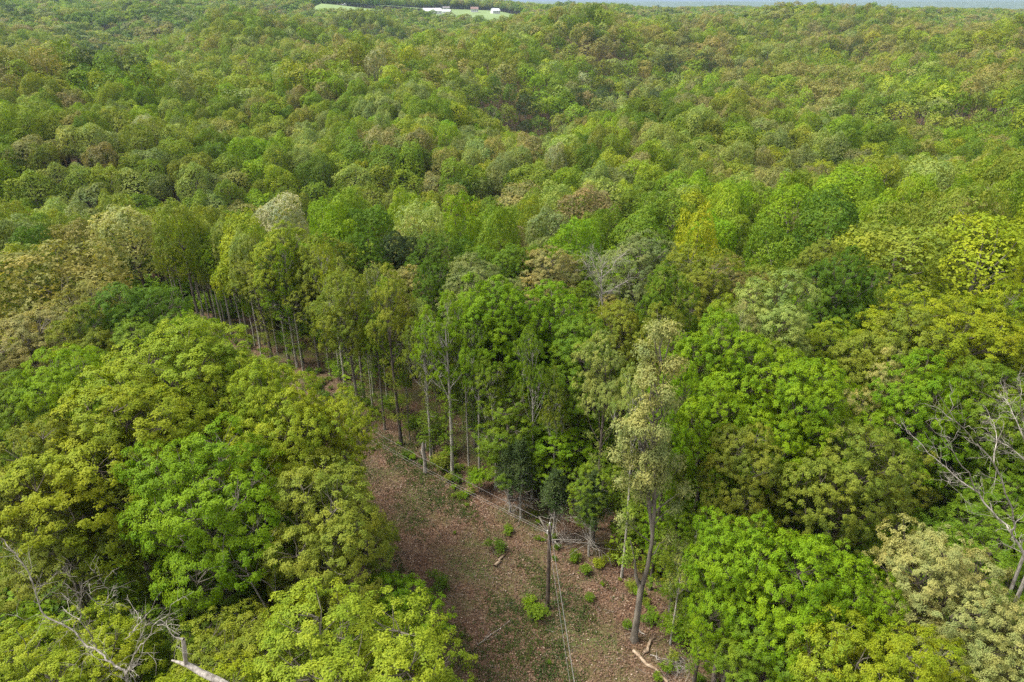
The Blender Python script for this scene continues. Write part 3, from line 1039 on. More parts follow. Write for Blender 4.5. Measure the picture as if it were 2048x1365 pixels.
_er = random.Random(12)
_edge = [(3.0, 47.5), (-4.5, 53.5), (-9.5, 59.2), (-16.5, 68.6), (-26, 76.8), (-42.5, 90), (-56, 102)]
for i in range(len(_edge) - 1):
    (xa, ya), (xb, yb) = _edge[i], _edge[i + 1]
    n_ = int(math.hypot(xb - xa, yb - ya) / 2.0)
    for k in range(n_):
        t_ = (k + _er.random()) / n_
        x = xa + (xb - xa) * t_ + _er.uniform(0, 2.4)
        y = ya + (yb - ya) * t_ + _er.uniform(0, 2.6)
        if min(math.hypot(q['x'] - x, q['y'] - y) for q in TREES) < 1.1: continue
        place_tree(x, y, _er.uniform(14, 19.5), _er.uniform(1.5, 2.3), _er.choice(['green', 'bright', 'olive', 'pale', 'lime']), 'open', group='slender young trees at the clearing edge',
                   bark=BARKL, name='young_tree')


# ------------------------------------------------------------------ special trees
def cream_forked():
    x, y, z = at(1268, 1281)
    root = empty('forked_tree', (x, y, z))
    tag(root, 'tall cream-leaved tree with thick grey forked trunk right of the pole', 'tree', G1)
    R = np.random.default_rng(99)
    wd = Wood()
    wd.add([(0, 0, -.5), (0, 0, .6), (.05, 0, 2.5), (.1, .1, 4.6), (.15, .1, 5.6)], [.38, .27, .235, .225, .235], 12)
    wd.add([(.15, .1, 5.2), (.45, .25, 6.8), (.6, .4, 9.0), (.55, .5, 11.5), (.4, .6, 14.5), (.1, .8, 17), (-.2, .8, 20)], [.185, .155, .135, .12, .10, .08, .04], 9)
    wd.add([(.05, .1, 5.2), (-.35, .1, 6.3), (-.5, .2, 7.6), (-.9, .3, 9.3)], [.17, .12, .08, .03], 7)
    wd.add([(.6, .42, 9.4), (.1, 1.0, 13), (-.3, 1.3, 16), (-.5, 1.4, 19.5)], [.12, .11, .09, .04], 7)
    V, F, T = [], [], []
    nV = 0
    blobs = []
    for i in range(46):
        t = R.uniform(0, 1)
        zc = 12.5 + 12.6 * t
        rr = .8 + 1.0 * math.sin(min(1, t * 1.05) * math.pi) ** .8
        a = R.uniform(0, 6.28)
        q = rr * R.uniform(.35, 1.0)
        c = np.array([-.1 + math.cos(a) * q, .8 + math.sin(a) * q, zc])
        blobs.append(c)
        st = np.array([.4 if zc < 17 else 0.0, .8, max(9.5, zc - R.uniform(1.5, 3.2))])
        wd.limb(R, st, c, .07, .02, 4, .03, 4, .05)
    blobs += [np.array(p) for p in [(1.9, .4, 12), (2.3, .3, 13.5), (-1.4, .4, 11), (1.7, .2, 9.5), (-1.7, .6, 14), (-2.3, .6, 16), (-2.0, .8, 18), (1.6, .6, 15.5)]]
    for p in blobs[-8:]:
        wd.limb(R, (.5, .5, p[2] - 2.0), p, .07, .02, 4, -.02, 4, .05)
    B = np.array(blobs)
    idx = np.repeat(np.arange(len(B)), 105)
    U = norm(R.normal(size=(len(idx), 3)) + np.array([0, 0, .5]))
    cc = B[idx] + U * R.uniform(.3, .95, (len(idx), 1)) * np.array([.8, .8, .75])
    V, F, tv = leaves_at(R, cc, U + np.array([0, 0, .4]), 5, .13, .045, .3)
    c = obj('crown', mesh('crown', V, F, LEAF, {'var': tv}), root)
    c.color = (.245, .270, .085, 1)
    obj('trunk', wd.mesh('trunk', BARKL if False else BARK), root)
    TREES.append(dict(x=x + .8, y=y, r=3, h=25, c='cream', o=root, ex=True, px=1300, py=700, lab='x', form='x', D=36))
    # ivy-like sprays up the stem
    B = np.array([(R.choice([-.7, 1.6]) + R.uniform(-.4, .4), R.uniform(.2, 1.0), R.uniform(6.5, 12)) for _ in range(9)])
    idx = np.repeat(np.arange(9), 22)
    cc = B[idx] + R.normal(size=(len(idx), 3)) * .3
    V, F, tv = leaves_at(R, cc, np.tile([0, 0, 1.], (len(idx), 1)) + R.normal(size=(len(idx), 3)) * .4, 6, .19, .055, .3)
    s = obj('sprays', mesh('sprays', V, F, LEAF, {'var': tv}), root)
    s.color = (.16, .23, .02, 1)


cream_forked()


def bare_tree(px, py, h, seed, label, spread=.5, depth=5, r0=.16, lean=(0, 0), mat=DEAD, clear=.35, name='bare_tree', world=None):
    if world: x, y = world; z = g1(x, y)
    else:
        x, y, z = at(px, py)
    root = obj(name, build_bare(seed, h, spread, depth, r0, mat, clear, lean), loc=(x, y, z))
    tag(root, label, 'bare tree', 'bare leafless trees')
    TREES.append(dict(x=x, y=y, r=1.5, h=h, c='bare', o=root, ex=True, px=px, py=py, lab=label, form='x', D=math.hypot(x, y)))
    return root


def drawn_bare(name, D, lines, label, seed, foot, twig=.9):
    """dead tree whose limbs follow the photo; every limb swings to its own depth"""
    R = np.random.default_rng(seed)
    _r = ray(*lines[0][4][0])
    x0, y0 = _r[0] * D / _r[1] + .2, D - .1
    z0 = g1(x0, y0)

    def q(px, py, d):
        r = ray(px, py); t = d / r[1]
        return np.array([r[0] * t - x0, r[1] * t - y0, H + r[2] * t - z0])
    wd = Wood()
    first = None
    for k, (ra, rb, d0, d1, pts) in enumerate(lines):
        P = np.array([q(px, py, D + d0 + (d1 - d0) * i / max(1, len(pts) - 1)) for i, (px, py) in enumerate(pts)])
        # finer, slightly crooked course
        t = np.linspace(0, len(P) - 1, len(P) * 3 - 2)
        Q = np.stack([np.interp(t, np.arange(len(P)), P[:, c]) for c in range(3)], -1)
        Q[1:-1] += R.normal(size=(len(Q) - 2, 3)) * .035
        wd.add(Q, np.linspace(ra, rb, len(Q)) * .62, 7)
        if first is None:
            first = Q[0]
            wd.add([(0, 0, -.4), first * np.array([.3, .3, .35]) + np.array([.15, 0, 0]), first * np.array([.75, .75, .75]), first], [ra * 1.2, ra * .95, ra * .8, ra * .68], 8)
        for _ in range(int(len(Q) * twig)):
            i = R.integers(1, len(Q))
            d = norm(Q[i] - Q[i - 1]) + R.normal(size=3) * .65
            d /= np.linalg.norm(d)
            l = R.uniform(.4, 1.5)
            rr = max(.010, .2 * (ra + (rb - ra) * i / len(Q)))
            B = wd.limb(R, Q[i], Q[i] + d * l, rr, .006, 4, -.05, 5, .06)
            for _ in range(5):
                b = B[R.integers(2, 5)]
                e = d + R.normal(size=3) * .6
                wd.limb(R, b, b + norm(e) * l * R.uniform(.3, .6), rr * .5, .004, 3, 0, 3, .06)
    o = obj(name, wd.mesh(name, DEAD), loc=(x0, y0, z0))
    tag(o, label, 'bare tree', 'bare leafless trees')
    TREES.append(dict(x=x0, y=y0, r=1.2, h=15, c='bare', o=o, ex=True, px=0, py=0, lab=label, form='x', D=math.hypot(x0, y0)))


drawn_bare('bare_tree', 27, [
    (.13, .09, 0, 0, [(2060, 1135), (2040, 1095), (2023, 1067)]),
    (.085, .02, 0, 2.5, [(2023, 1067), (2010, 1050), (1971, 1007), (1950, 981), (1920, 960), (1881, 926), (1843, 891), (1817, 861)]),
    (.055, .012, .8, -1.5, [(1950, 981), (1937, 947), (1903, 904), (1880, 872), (1851, 844)]),
    (.08, .015, 0, -2.0, [(2023, 1067), (2031, 1054), (2023, 1020), (2005, 968), (1988, 926), (1950, 883), (1915, 844), (1877, 789)]),
    (.045, .012, -1, 1, [(1988, 926), (1993, 866), (1984, 840)]),
    (.03, .008, 1, 2.5, [(1920, 960), (1905, 965), (1893, 962)]),
], 'tall bare grey tree with forking pale limbs at the right edge', 5, (17.2, 27.5))
drawn_bare('bare_tree', 30, [
    (.11, .08, 0, 0, [(2090, 1010), (2070, 940), (2058, 900)]),
    (.06, .01, 0, 1.5, [(2058, 900), (2035, 850), (2020, 815), (2014, 795)]),
    (.06, .01, 0, -1.5, [(2058, 900), (2052, 850), (2040, 800), (2035, 770)]),
    (.05, .01, 0, 1.5, [(2070, 940), (2035, 905), (2005, 885), (1990, 880)]),
    (.05, .01, 0, .5, [(2058, 900), (2080, 850), (2085, 800)]),
], 'bare twiggy tree cut by the right edge above the forking one', 6, (21.5, 30), 1.6)
drawn_bare('bare_tree', 20.5, [
    (.11, .10, 0, 0, [(258, 1400), (256, 1365), (252, 1350)]),
    (.085, .02, 0, 2.0, [(252, 1350), (238, 1333), (214, 1318), (193, 1299), (171, 1288), (141, 1258), (90, 1234), (77, 1209), (56, 1144), (20, 1095), (0, 1076)]),
    (.07, .012, 0, -1.2, [(252, 1350), (262, 1325), (270, 1303), (296, 1277), (317, 1243), (339, 1226)]),
    (.03, .008, -.8, -1.5, [(315, 1251), (335, 1249), (360, 1251)]),
    (.045, .01, .7, -.8, [(193, 1299), (184, 1273), (161, 1241), (159, 1209), (150, 1170)]),
    (.03, .008, .2, 1.0, [(161, 1241), (140, 1228), (124, 1213)]),
    (.035, .01, 0, 1.5, [(249, 1279), (266, 1262), (283, 1243), (277, 1225)]),
    (.03, .01, 1, 2, [(171, 1183), (190, 1204), (206, 1209), (219, 1194), (210, 1161)]),
], 'dead pale tree with long crooked limbs at the bottom left', 16, (-11.9, 19.6))
drawn_bare('bare_tree', 68, [
    (.15, .12, 0, 0, [(1205, 612), (1204, 588)]),
    (.11, .03, 0, 1, [(1204, 588), (1202, 557), (1205, 533), (1196, 508)]),
    (.08, .02, 0, -1, [(1204, 588), (1190, 560), (1176, 540), (1168, 520)]),
    (.10, .03, 0, 1, [(1204, 588), (1222, 582), (1244, 568), (1262, 556)]),
    (.07, .02, .5, 2, [(1202, 557), (1222, 540), (1232, 520), (1248, 508)]),
    (.06, .02, 0, 1, [(1202, 557), (1190, 535), (1182, 512)]),
], 'bare grey spreading tree in the middle of the forest', 23, at(1205, 560, dz=15)[:2], 3.5)
bare_tree(0, 0, 18, 29, 'bare white tree in a dark gap far up the valley', .6, 5, .14, (0, 0), DEAD, .3, world=at(985, 240, dz=17)[:2])
bare_tree(0, 0, 13, 31, 'leafless tangle of grey limbs in the shade behind the clearing', .6, 6, .1, (0, 0), BARKL, .35, world=at(1125, 935)[:2])
bare_tree(0, 0, 14, 37, 'half-dead tree with bare twigs under the drooping olive tree', .6, 5, .1, (0, 0), DEAD, .5, world=at(590, 1400)[:2])


def cedar(px, py, h, rad, base, seed, label, lod=0):
    x, y, z = at(px, py)
    root = empty('cedar_tree', (x, y, z))
    cr, tr, dd = build_cedar(seed, h, rad, base, lod)
    c = obj('crown', cr, root); c.color = (.045, .075, .018, 1)
    obj('trunk', tr, root); obj('dead_branches', dd, root)
    tag(root, label, 'cedar', 'cedars at the clearing edge')
    TREES.append(dict(x=x, y=y, r=rad, h=h, c='deep', o=root, ex=True, px=px, py=py, lab=label, form='x', D=math.hypot(x, y)))


cedar(1178, 1112, 8.5, 2.0, 3.8, 61, 'cedar with a whorl of bare dead branches right of the pole')
cedar(1108, 1075, 7.0, 1.7, 3.4, 62, 'cedar with grey dead branches right behind the pole top')
cedar(1018, 1027, 7.5, 1.5, 3.0, 63, 'slim cedar with thin pale stem left of the pole')
cedar(1041, 1036, 8.5, 1.7, 3.4, 64, 'slim cedar second left of the pole, taller one')
cedar(960, 905, 9, 1.8, 2.5, 65, 'dark cedar set back behind the palest straight stem')
cedar(285, 560, 11, 2.6, 1.0, 66, 'dark cedar at the far end of the track', 1)
cedar(255, 545, 12, 2.8, 1.0, 67, 'dark cedar left of another at the far end of the track', 1)
cedar(1440, 1150, 8, 1.8, 2.5, 68, 'dark cedar hidden among the bright trees at lower right')


def snag_big():
    """thick broken limb, bottom left"""
    x0, y0, z0 = -9.0, 18.2, g1(-9.0, 18.2)

    def q(px, py, D):
        r = ray(px, py); t = D / r[1]
        return np.array([r[0] * t - x0, r[1] * t - y0, H + r[2] * t - z0])
    wd = Wood()
    a = q(474, 1384, 18.4)
    wd.add([(0, 0, -.3), (-.1, .2, 4), (0, .1, a[2] * .8), a + np.array([.1, 0, -.7]), a], [.24, .22, .19, .17, .16], 9)
    wd.add([a, q(437, 1362, 18.6), q(405, 1347, 18.8), q(375, 1330, 19.0), q(343, 1321, 19.2)], [.16, .15, .14, .11, .03], 8)
    wd.add([q(372, 1330, 19.0), q(369, 1300, 19.0), q(366, 1278, 19.0)], [.08, .09, .075], 7)
    wd.add([q(366, 1279, 19.0), q(352, 1275, 19.0)], [.06, .02], 5)
    root = obj('broken_snag', wd.mesh('broken_snag', DEAD), loc=(x0, y0, z0))
    tag(root, 'thick broken grey limb with upright stub at the bottom, left of centre', 'snag')


snag_big()


def stump():
    x, y, z = at(851, 947)
    R = np.random.default_rng(4)
    wd = Wood()
    wd.add([(0, 0, -.3), (0, 0, .5), (.05, 0, 1.6), (-.08, 0, 2.8), (-.05, .05, 3.7)], [.24, .2, .19, .2, .06], 9)
    wd.add([(.05, 0, 2.5), (.22, 0, 3.2), (.3, 0, 4.0)], [.09, .07, .01], 5)
    wd.add([(-.05, 0, 2.0), (-.4, .1, 2.5), (-.5, .1, 2.9)], [.07, .05, .01], 5)
    o = obj('broken_stump', wd.mesh('broken_stump', DEAD), loc=(x, y, z))
    tag(o, 'tall broken dead stump at the clearing edge left of the palest stem', 'stump')


stump()

# ------------------------------------------------------------------ utility poles and wires
WIRE = plain_mat('wire', (.19, .18, .17), .5, .3)
PORC = plain_mat('porcelain', (.40, .39, .36), .3)


def tube_mesh(name, P, r, mat, k=5):
    V, F = tube(P, np.full(len(P), r), k)
    return mesh(name, V, F, mat, smooth=True)


def lathe(pts, k=14):
    V, F = [], []
    for z, r in pts:
        for j in range(k):
            a = j * 2 * math.pi / k
            V.append((math.cos(a) * r, math.sin(a) * r, z))
    for i in range(len(pts) - 1):
        for j in range(k):
            F.append((i * k + j, i * k + (j + 1) % k, (i + 1) * k + (j + 1) % k, (i + 1) * k + j))
    F.append(tuple(range((len(pts) - 1) * k, len(pts) * k)))
    return V, F


def pole(x, y, h, label, dirv):
    z = g1(x, y)
    root = empty('utility_pole', (x, y, z), math.atan2(dirv[1], dirv[0]))
    tag(root, label, 'utility pole', 'poles of the power line')
    V, F = lathe([(-.6, .19), (0, .17), (h * .5, .15), (h - .05, .125), (h, .10)], 16)
    obj('pole_shaft', mesh('pole_shaft', np.array(V), F, POLE, smooth=True), root)
    iV, iF = lathe([(0, .02), (.06, .055), (.08, .03), (.12, .07), (.15, .035), (.19, .06), (.24, .045), (.26, .01)], 12)
    im = mesh('insulator', np.array(iV), iF, PORC, smooth=True)
    pts = []
    for ofs in ((0, 0, h + .02), (0, .22, h - .55), (0, -.22, h - 1.2)):
        i = obj('insulator', im, root, ofs)
        if ofs[1]:
            V, F = tube([(0, .1 * np.sign(ofs[1]), ofs[2] - .05), (0, ofs[1], ofs[2]), (0, ofs[1], ofs[2] + .05)], [.02, .02, .02], 6)
            obj('bracket', mesh('bracket', V, F, WIRE), root)
        a = root.rotation_euler.z
        pts.append(np.array([x - math.sin(a) * ofs[1], y + math.cos(a) * ofs[1], z + ofs[2] + .14]))
    # ground wire down the shaft
    obj('ground_wire', tube_mesh('ground_wire', [(.17, .03, 0), (.155, .03, h * .5), (.13, .03, h - .1)], .012, WIRE, 4), root)
    return root, pts


px_, py_, _ = at(1095, 1219)
p1, w1 = pole(px_, py_, 8.35, 'dark wooden utility pole standing in the brown clearing', (-1, 1))
# weathered brace plank on the pole head
br = Wood()
br.add([(-.15, .05, 7.7), (-.75, .5, 8.7)], [.09, .075], 6)
pp = obj('brace', br.mesh('brace', BARK), p1)
pp.rotation_euler = (0, 0, -p1.rotation_euler.z)
p2, w2 = pole(-38.5, 76.0, 8.6, 'far wooden utility pole behind the crowns by the track', (-1, 1))
p0, w0 = pole(6.5, -26.0, 8.6, 'wooden utility pole behind the viewpoint', (0, 1))


def wire(a, b, sag, label):
    t = np.linspace(0, 1, 40)[:, None]
    P = a + (b - a) * t
    P[:, 2] -= 4 * sag * (t * (1 - t))[:, 0]
    o = obj('power_line', tube_mesh('power_line', P, .011, WIRE, 4))
    tag(o, label, 'power line', 'wires of the power line')


for i, nm in enumerate(('topmost', 'middle', 'lowest')):
    wire(w1[i], w2[i], 1.0 + .15 * i, nm + ' wire running from the pole up-left along the clearing')
    wire(w1[i], w0[i], .8 + .1 * i, nm + ' wire running from the pole down to the bottom edge')

# ------------------------------------------------------------------ dead wood on the ground
def fallen(a, b, r0, r1, label, mat=LOG, twigs=0, lift=.08, seed=1, name='fallen_log'):
    A, B = np.array(at(*a)), np.array(at(*b))
    R = np.random.default_rng(seed)
    wd = Wood()
    P = A + (B - A) * np.linspace(0, 1, 6)[:, None]
    P[:, 2] += lift + r0 * .6
    P[1:-1, :2] += R.normal(size=(4, 2)) * .06
    o0 = P[0].copy()
    P -= o0
    wd.add(P, np.linspace(r0, r1, 6), 9)
    # end cap
    for k in range(twigs):
        f = P[R.integers(1, 6)]
        d = norm(B - A) * .6 + R.normal(size=3) * .5
        d[2] = abs(d[2]) * .7
        l = R.uniform(.5, 1.5)
        wd.limb(R, f, f + d * l, .025, .006, 4, 0, 4, .08)
    o = obj(name, wd.mesh(name, mat), loc=tuple(o0))
    tag(o, label, 'log' if 'log' in name else 'branch')


fallen((1266, 1304), (1335, 1368), .12, .10, 'long pale fallen log at the bottom right of the clearing', seed=2)
fallen((1286, 1308), (1308, 1278), .13, .09, 'short brown fallen log above the long pale one', seed=3, twigs=3)
fallen((990, 1136), (1008, 1114), .16, .07, 'short split log lying in the middle of the clearing', seed=4)
fallen((955, 1292), (1022, 1242), .035, .02, 'thin fallen branch at the bottom of the clearing', DEAD, 4, seed=5, name='fallen_branch')
fallen((1300, 1312), (1345, 1335), .04, .02, 'thin bent fallen branch right of the long pale log', DEAD, 6, seed=6, name='fallen_branch')
fallen((1290, 1272), (1275, 1262), .03, .02, 'small twiggy branch by the forked tree foot', DEAD, 5, seed=7, name='fallen_branch')
fallen((1095, 1085), (1165, 1088), .06, .03, 'grey fallen limb between the pole and the dead cedar', DEAD, 16, .35, 8, name='fallen_branch')
fallen((1120, 1100), (1090, 1070), .05, .02, 'tangled grey branch at the foot of the cedar behind the pole', DEAD, 14, .3, 9, name='fallen_branch')


def brush(px, py, r, label, seed):
    x, y, z = at(px, py)
    R = np.random.default_rng(seed)
    wd = Wood()
    for i in range(150):
        c = np.array([R.normal() * r * .45, R.normal() * r * .45, R.uniform(.05, .55)])
        d = R.normal(size=3) * np.array([1, 1, .45]); d /= np.linalg.norm(d)
        l = R.uniform(.4, 1.2)
        wd.limb(R, c - d * l / 2, c + d * l / 2, .012, .004, 3, .05, 3, .06)
    o = obj('brush_pile', wd.mesh('brush_pile', DEAD), loc=(x, y, z))
    tag(o, label, 'brush pile')


brush(1350, 1338, 1.3, 'grey tangle of brushwood at the bottom right of the clearing', 3)
brush(1130, 1080, 1.2, 'grey brushwood heap between the pole and the dead cedar', 5)

# ------------------------------------------------------------------ shrubs
SH = [build_shrub(s, 230, .9, 1.1) for s in (1, 2, 3)]
SHB = [build_shrub(s, 620, 1.5, 2.6, .14, .05, stems=14) for s in (4, 5, 6)]


def shrub(px, py, s, col, label, big=False):
    x, y, z = at(px, py)
    f, st = (SHB if big else SH)[int(px) % 3]
    root = empty('shrub', (x, y, z), px)
    a = obj('foliage', f, root); a.scale = (s, s, s); a.color = (*jitter(PAL[col]), 1)
    b = obj('stems', st, root); b.scale = (s, s, s)
    tag(root, label, 'shrub', 'shrubs in and beside the clearing')


for a in [(1078, 1238, .85, 'green', 'bright green shrub at the foot of the utility pole'),
          (1068, 1215, .7, 'bright', 'small bright shrub just left behind the pole foot'),
          (990, 1108, .8, 'dark', 'dark low shrub beside the split log'),
          (1195, 1135, .6, 'yellow', 'yellow-leaved shrub right of the dead cedar'),
          (1215, 1120, .9, 'yellow', 'yellow-leaved shrub against the pale bent stem'),
          (1290, 1240, .7, 'green', 'green shrub right of the forked trunk'),
          (1255, 1255, .45, 'green', 'small shrub at the foot of the forked trunk'),
          (1180, 1200, .45, 'green', 'small green tuft in the right half of the clearing'),
          (915, 1000, .45, 'green', 'tiny shrub in the upper part of the clearing'),
          (1290, 1140, 1.2, 'yellow', 'yellowish shrub between bent stem and forked tree'),
          (870, 1180, .9, 'dark', 'dark shrub at the left side of the clearing')]:
    shrub(*a)
for a in [(960, 985, .8, 'bright', 'bright bush at the wood edge below the palest stem'),
          (1060, 990, 1.0, 'green', 'green bush in the shade left of the pole top'),
          (1360, 1215, 1.0, 'bright', 'bright bush right of the forked tree'),
          (1345, 1280, .8, 'bright', 'bright bush above the fallen logs'),
          (1440, 1330, 1.1, 'bright', 'bright bush at the bottom right of the clearing'),
          (880, 940, .6, 'olive', 'olive bush between the broken stump and the palest stem'),
          (1000, 950, 1.1, 'green', 'green bush in the wood behind the bright bush'),
          (1100, 960, 1.3, 'green', 'green bush in the shade right behind the pole'),
          (1230, 1010, 1.3, 'green', 'green bush behind the dead cedar'),
          (835, 870, .9, 'green', 'green bush behind the broken stump'),
          (790, 830, .9, 'green', 'green bush near the darkest stem'),
          (680, 760, .9, 'bright', 'bright bush under the row left of centre'),
          (560, 700, .9, 'bright', 'bright bush beside the hidden track'),
          (1400, 1290, 1.1, 'green', 'green bush at the right wood edge, near the bottom')]:
    shrub(*a, big=True)

# ------------------------------------------------------------------ filler trees, nearest first
fields = [np.array(v[0]) for v in FIELDS.values()]


def colour_field(x, y, r):
    """stand-scale drift of kinds, so that colours come in patches"""
    px, py = project((x, y, g1(x, y) + 17))
    return zone_choice(px, py, r)


ZN = ['bright', 'green', 'dark', 'olive', 'lime', 'yellow', 'grey', 'pale', 'tan', 'brown', 'white', 'deep']
ZONES = [  # (px, py, sd x, sd y, weights)
    (200, 20, 400, 40, [2, 5, 4, 2, 1, 0, 3, 1, 1, .6, 0, .6]),
    (450, 90, 260, 50, [1, 3, 1, 4, 1, .3, 1.5, .5, 3, 1.5, .1, .2]),
    (250, 260, 350, 70, [4, 4, 1.5, 4, 2.5, .8, 3, 1.5, .8, .5, .3, .1]),
    (750, 220, 250, 90, [2, 3, 1, 4, 1.5, .6, 3, 1.2, 2, 1.3, .4, .1]),
    (780, 110, 300, 40, [2, 3, .8, 5, 2, 1.0, 1.5, .5, 2, .8, .05, .2]),
    (1100, 160, 120, 70, [4, 4, 3, 2, 1, .5, 1.5, .8, .8, .6, 0, .2]),
    (1230, 150, 80, 55, [.6, 1, .3, .8, 2, .2, 5, 6, .6, .3, .5, .2]),
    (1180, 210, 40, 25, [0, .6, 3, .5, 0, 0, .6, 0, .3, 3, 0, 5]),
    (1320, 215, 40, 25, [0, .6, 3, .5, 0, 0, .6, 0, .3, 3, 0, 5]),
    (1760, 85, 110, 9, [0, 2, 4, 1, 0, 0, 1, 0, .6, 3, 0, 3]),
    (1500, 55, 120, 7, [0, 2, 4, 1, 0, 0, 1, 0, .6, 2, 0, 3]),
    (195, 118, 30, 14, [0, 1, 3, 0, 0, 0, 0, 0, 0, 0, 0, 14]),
    (1500, 90, 380, 55, [.6, 1.5, .5, 4, .8, .5, 1, .4, 6, 1.8, 0, .2]),
    (1300, 200, 130, 60, [1, 1, 1.2, 2, 1, .2, 4, 3, 2, 2, .2, 1]),
    (1750, 200, 260, 60, [3, 4, 3, 2, 1.5, 1, 2, .8, 1.5, .8, .1, .1]),
    (1900, 120, 260, 50, [1, 2, .8, 4, 1.5, 1, 1, .5, 4, 1.2, 0, .2]),
    (1600, 320, 500, 60, [3, 3, 1, 4, 2.5, 1.5, 2, 1.5, 1.8, .8, .15, .05]),
    (1100, 330, 200, 60, [1.5, 2, 1, 4, 2, .8, 3, 1.5, 4, 2, .2, .05]),
    (200, 380, 350, 50, [3, 2.5, .8, 3, 2.5, .8, 4, 2.5, 1, .6, .3, .05]),
    (1000, 30, 500, 16, [1, 4, 3, 3, 1, .3, 2, .6, 2, 1, 0, .6]),
    (1700, 35, 400, 14, [.6, 3, 2, 3, 1, .5, 1.5, .6, 4, 1.6, 0, .4]),
    (1800, 480, 300, 90, [3, 3, .8, 4, 2, 2.5, .5, .5, 1, .3, .05, 0]),
    (800, 470, 300, 70, [4, 4, 3, 3, 1.5, .4, 2, 1.2, 1, .3, .1, 0]),
    (300, 900, 500, 300, [3, 3, 1, 5, 3, 2, .5, 1, .6, .2, 0, 0]),
    (1700, 900, 400, 300, [5, 4, 1.5, 4, 2, 1.5, .3, .8, .5, .2, 0, 0]),
]
_ZW = np.array([z[4] for z in ZONES], float)
_ZW /= _ZW.sum(1, keepdims=True)
_ZP = np.array([z[:4] for z in ZONES], float)
_pk = np.random.default_rng(21).uniform(0, 6.28, (12, 3, 2))
_kd = np.random.default_rng(22).uniform(0, 6.28, (12, 3))


def zone_weights(x, y, z):
    """x,y,z arrays -> (n,12) probabilities"""
    px, py = project_arr(np.stack([x, y, z + 17], -1))
    d = ((px[:, None] - _ZP[:, 0]) / _ZP[:, 2]) ** 2 + ((py[:, None] - _ZP[:, 1]) / _ZP[:, 3]) ** 2
    wz = np.exp(-.5 * np.minimum(d, 60)) + 1e-9
    wz /= wz.sum(1, keepdims=True)
    P = (wz @ _ZW) ** 1.25
    for j in range(12):          # patches of one kind, 30-120 m across
        s = 0
        for k, wl in enumerate((45, 80, 150)):
            a = _kd[j, k]
            s = s + np.sin((x * math.cos(a) + y * math.sin(a)) * 6.283 / wl + _pk[j, k, 0]) + np.sin((y * math.cos(a) - x * math.sin(a)) * 6.283 / (wl * 1.2) + _pk[j, k, 1])
        P[:, j] *= np.exp(.42 * s)
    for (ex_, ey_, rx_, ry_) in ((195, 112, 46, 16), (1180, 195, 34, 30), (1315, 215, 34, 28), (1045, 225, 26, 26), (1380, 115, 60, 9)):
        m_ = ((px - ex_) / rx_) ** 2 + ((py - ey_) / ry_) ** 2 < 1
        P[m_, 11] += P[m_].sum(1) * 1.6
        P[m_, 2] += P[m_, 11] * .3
    return P / P.sum(1, keepdims=True)


def zone_choice(px, py, r):
    raise NotImplementedError


def pick_cols(x, y, z, R):
    P = zone_weights(x, y, z)
    u = R.uniform(size=(len(x), 1))
    return (P.cumsum(1) < u).sum(1).clip(0, 11)


def poisson(R, D0, D1, sp, half=44):
    """jittered hex grid points in the wedge between D0 and D1"""
    xs = np.arange(-D1, D1, sp)
    ys = np.arange(0, D1, sp * .87)
    X, Y = np.meshgrid(xs, ys)
    X = X + (np.arange(len(ys)) % 2)[:, None] * sp / 2
    X = X.ravel() + R.uniform(-.33, .33, X.size) * sp
    Y = Y.ravel() + R.uniform(-.33, .33, Y.size) * sp
    D = np.hypot(X, Y)
    A = np.degrees(np.abs(np.arctan2(X, Y)))
    k = (D >= D0) & (D < D1) & (A < half + 400 / np.maximum(D, 20))
    for f in fields: k &= ~in_poly(X, Y, f)
    return X[k], Y[k]


R = np.random.default_rng(77)
X, Y = poisson(R, 18, 300, 6.6)
o = np.argsort(np.hypot(X, Y))
X, Y = X[o], Y[o]
# clearing with a margin
cx = np.array(CLEAR)
k = ~in_poly(X, Y, CLEAR)
for i in range(len(CLEAR)):
    a, b = np.array(CLEAR[i]), np.array(CLEAR[(i + 1) % len(CLEAR)])
    t = np.clip(((X - a[0]) * (b - a)[0] + (Y - a[1]) * (b - a)[1]) / np.dot(b - a, b - a), 0, 1)
    k &= np.hypot(X - a[0] - t * (b - a)[0], Y - a[1] - t * (b - a)[1]) > 3.2
X, Y = X[k], Y[k]
ex = np.array([(t['x'], t['y'], t['r']) for t in TREES])
keep = np.ones(len(X), bool)
for i in range(len(X)):
    d = np.hypot(ex[:, 0] - X[i], ex[:, 1] - Y[i])
    if (d < ex[:, 2] * .72 + 1.9).any(): keep[i] = False
X, Y = X[keep], Y[keep]
Z = ground(X, Y)
ci = pick_cols(X, Y, Z, R)
N_IND = 300
STUFF = []
exy = ex[:, :2]
for i in range(len(X)):
    D = math.hypot(X[i], Y[i])
    h = R.uniform(15.5, 22.5)
    r = R.triangular(3.2, 4.3, 6.4)
    near_ex = (np.hypot(ex[:, 0] - X[i], ex[:, 1] - Y[i]) < 9).any()
    _de = np.hypot(ex[:, 0] - X[i], ex[:, 1] - Y[i])
    if D >= 60 and ((_de < 15) & (np.hypot(ex[:, 0], ex[:, 1]) > D + 3)).any(): near_ex = True
    if D < 140:
        if near_ex: h *= R.uniform(.68, .85)
        # never hide the listed crowns
        r *= .85
    _px, _py = project((X[i], Y[i], Z[i] + h))
    if _py > 1420 or not (-160 < _px < 2210):
        if D < 60: continue
    inv = -130 < _px < 2180
    if len(TREES) < N_IND + 6 and inv:
        c = ZN[ci[i]]
        if c == 'white' and D < 110: c = 'pale'
        place_tree(X[i], Y[i], h, r, c, 'clump' if R.uniform() < .35 else ('open' if R.uniform() < .2 else 'dome'), explicit=False, z=Z[i])
    else:
        STUFF.append((X[i], Y[i], Z[i], h, r, ci[i]))


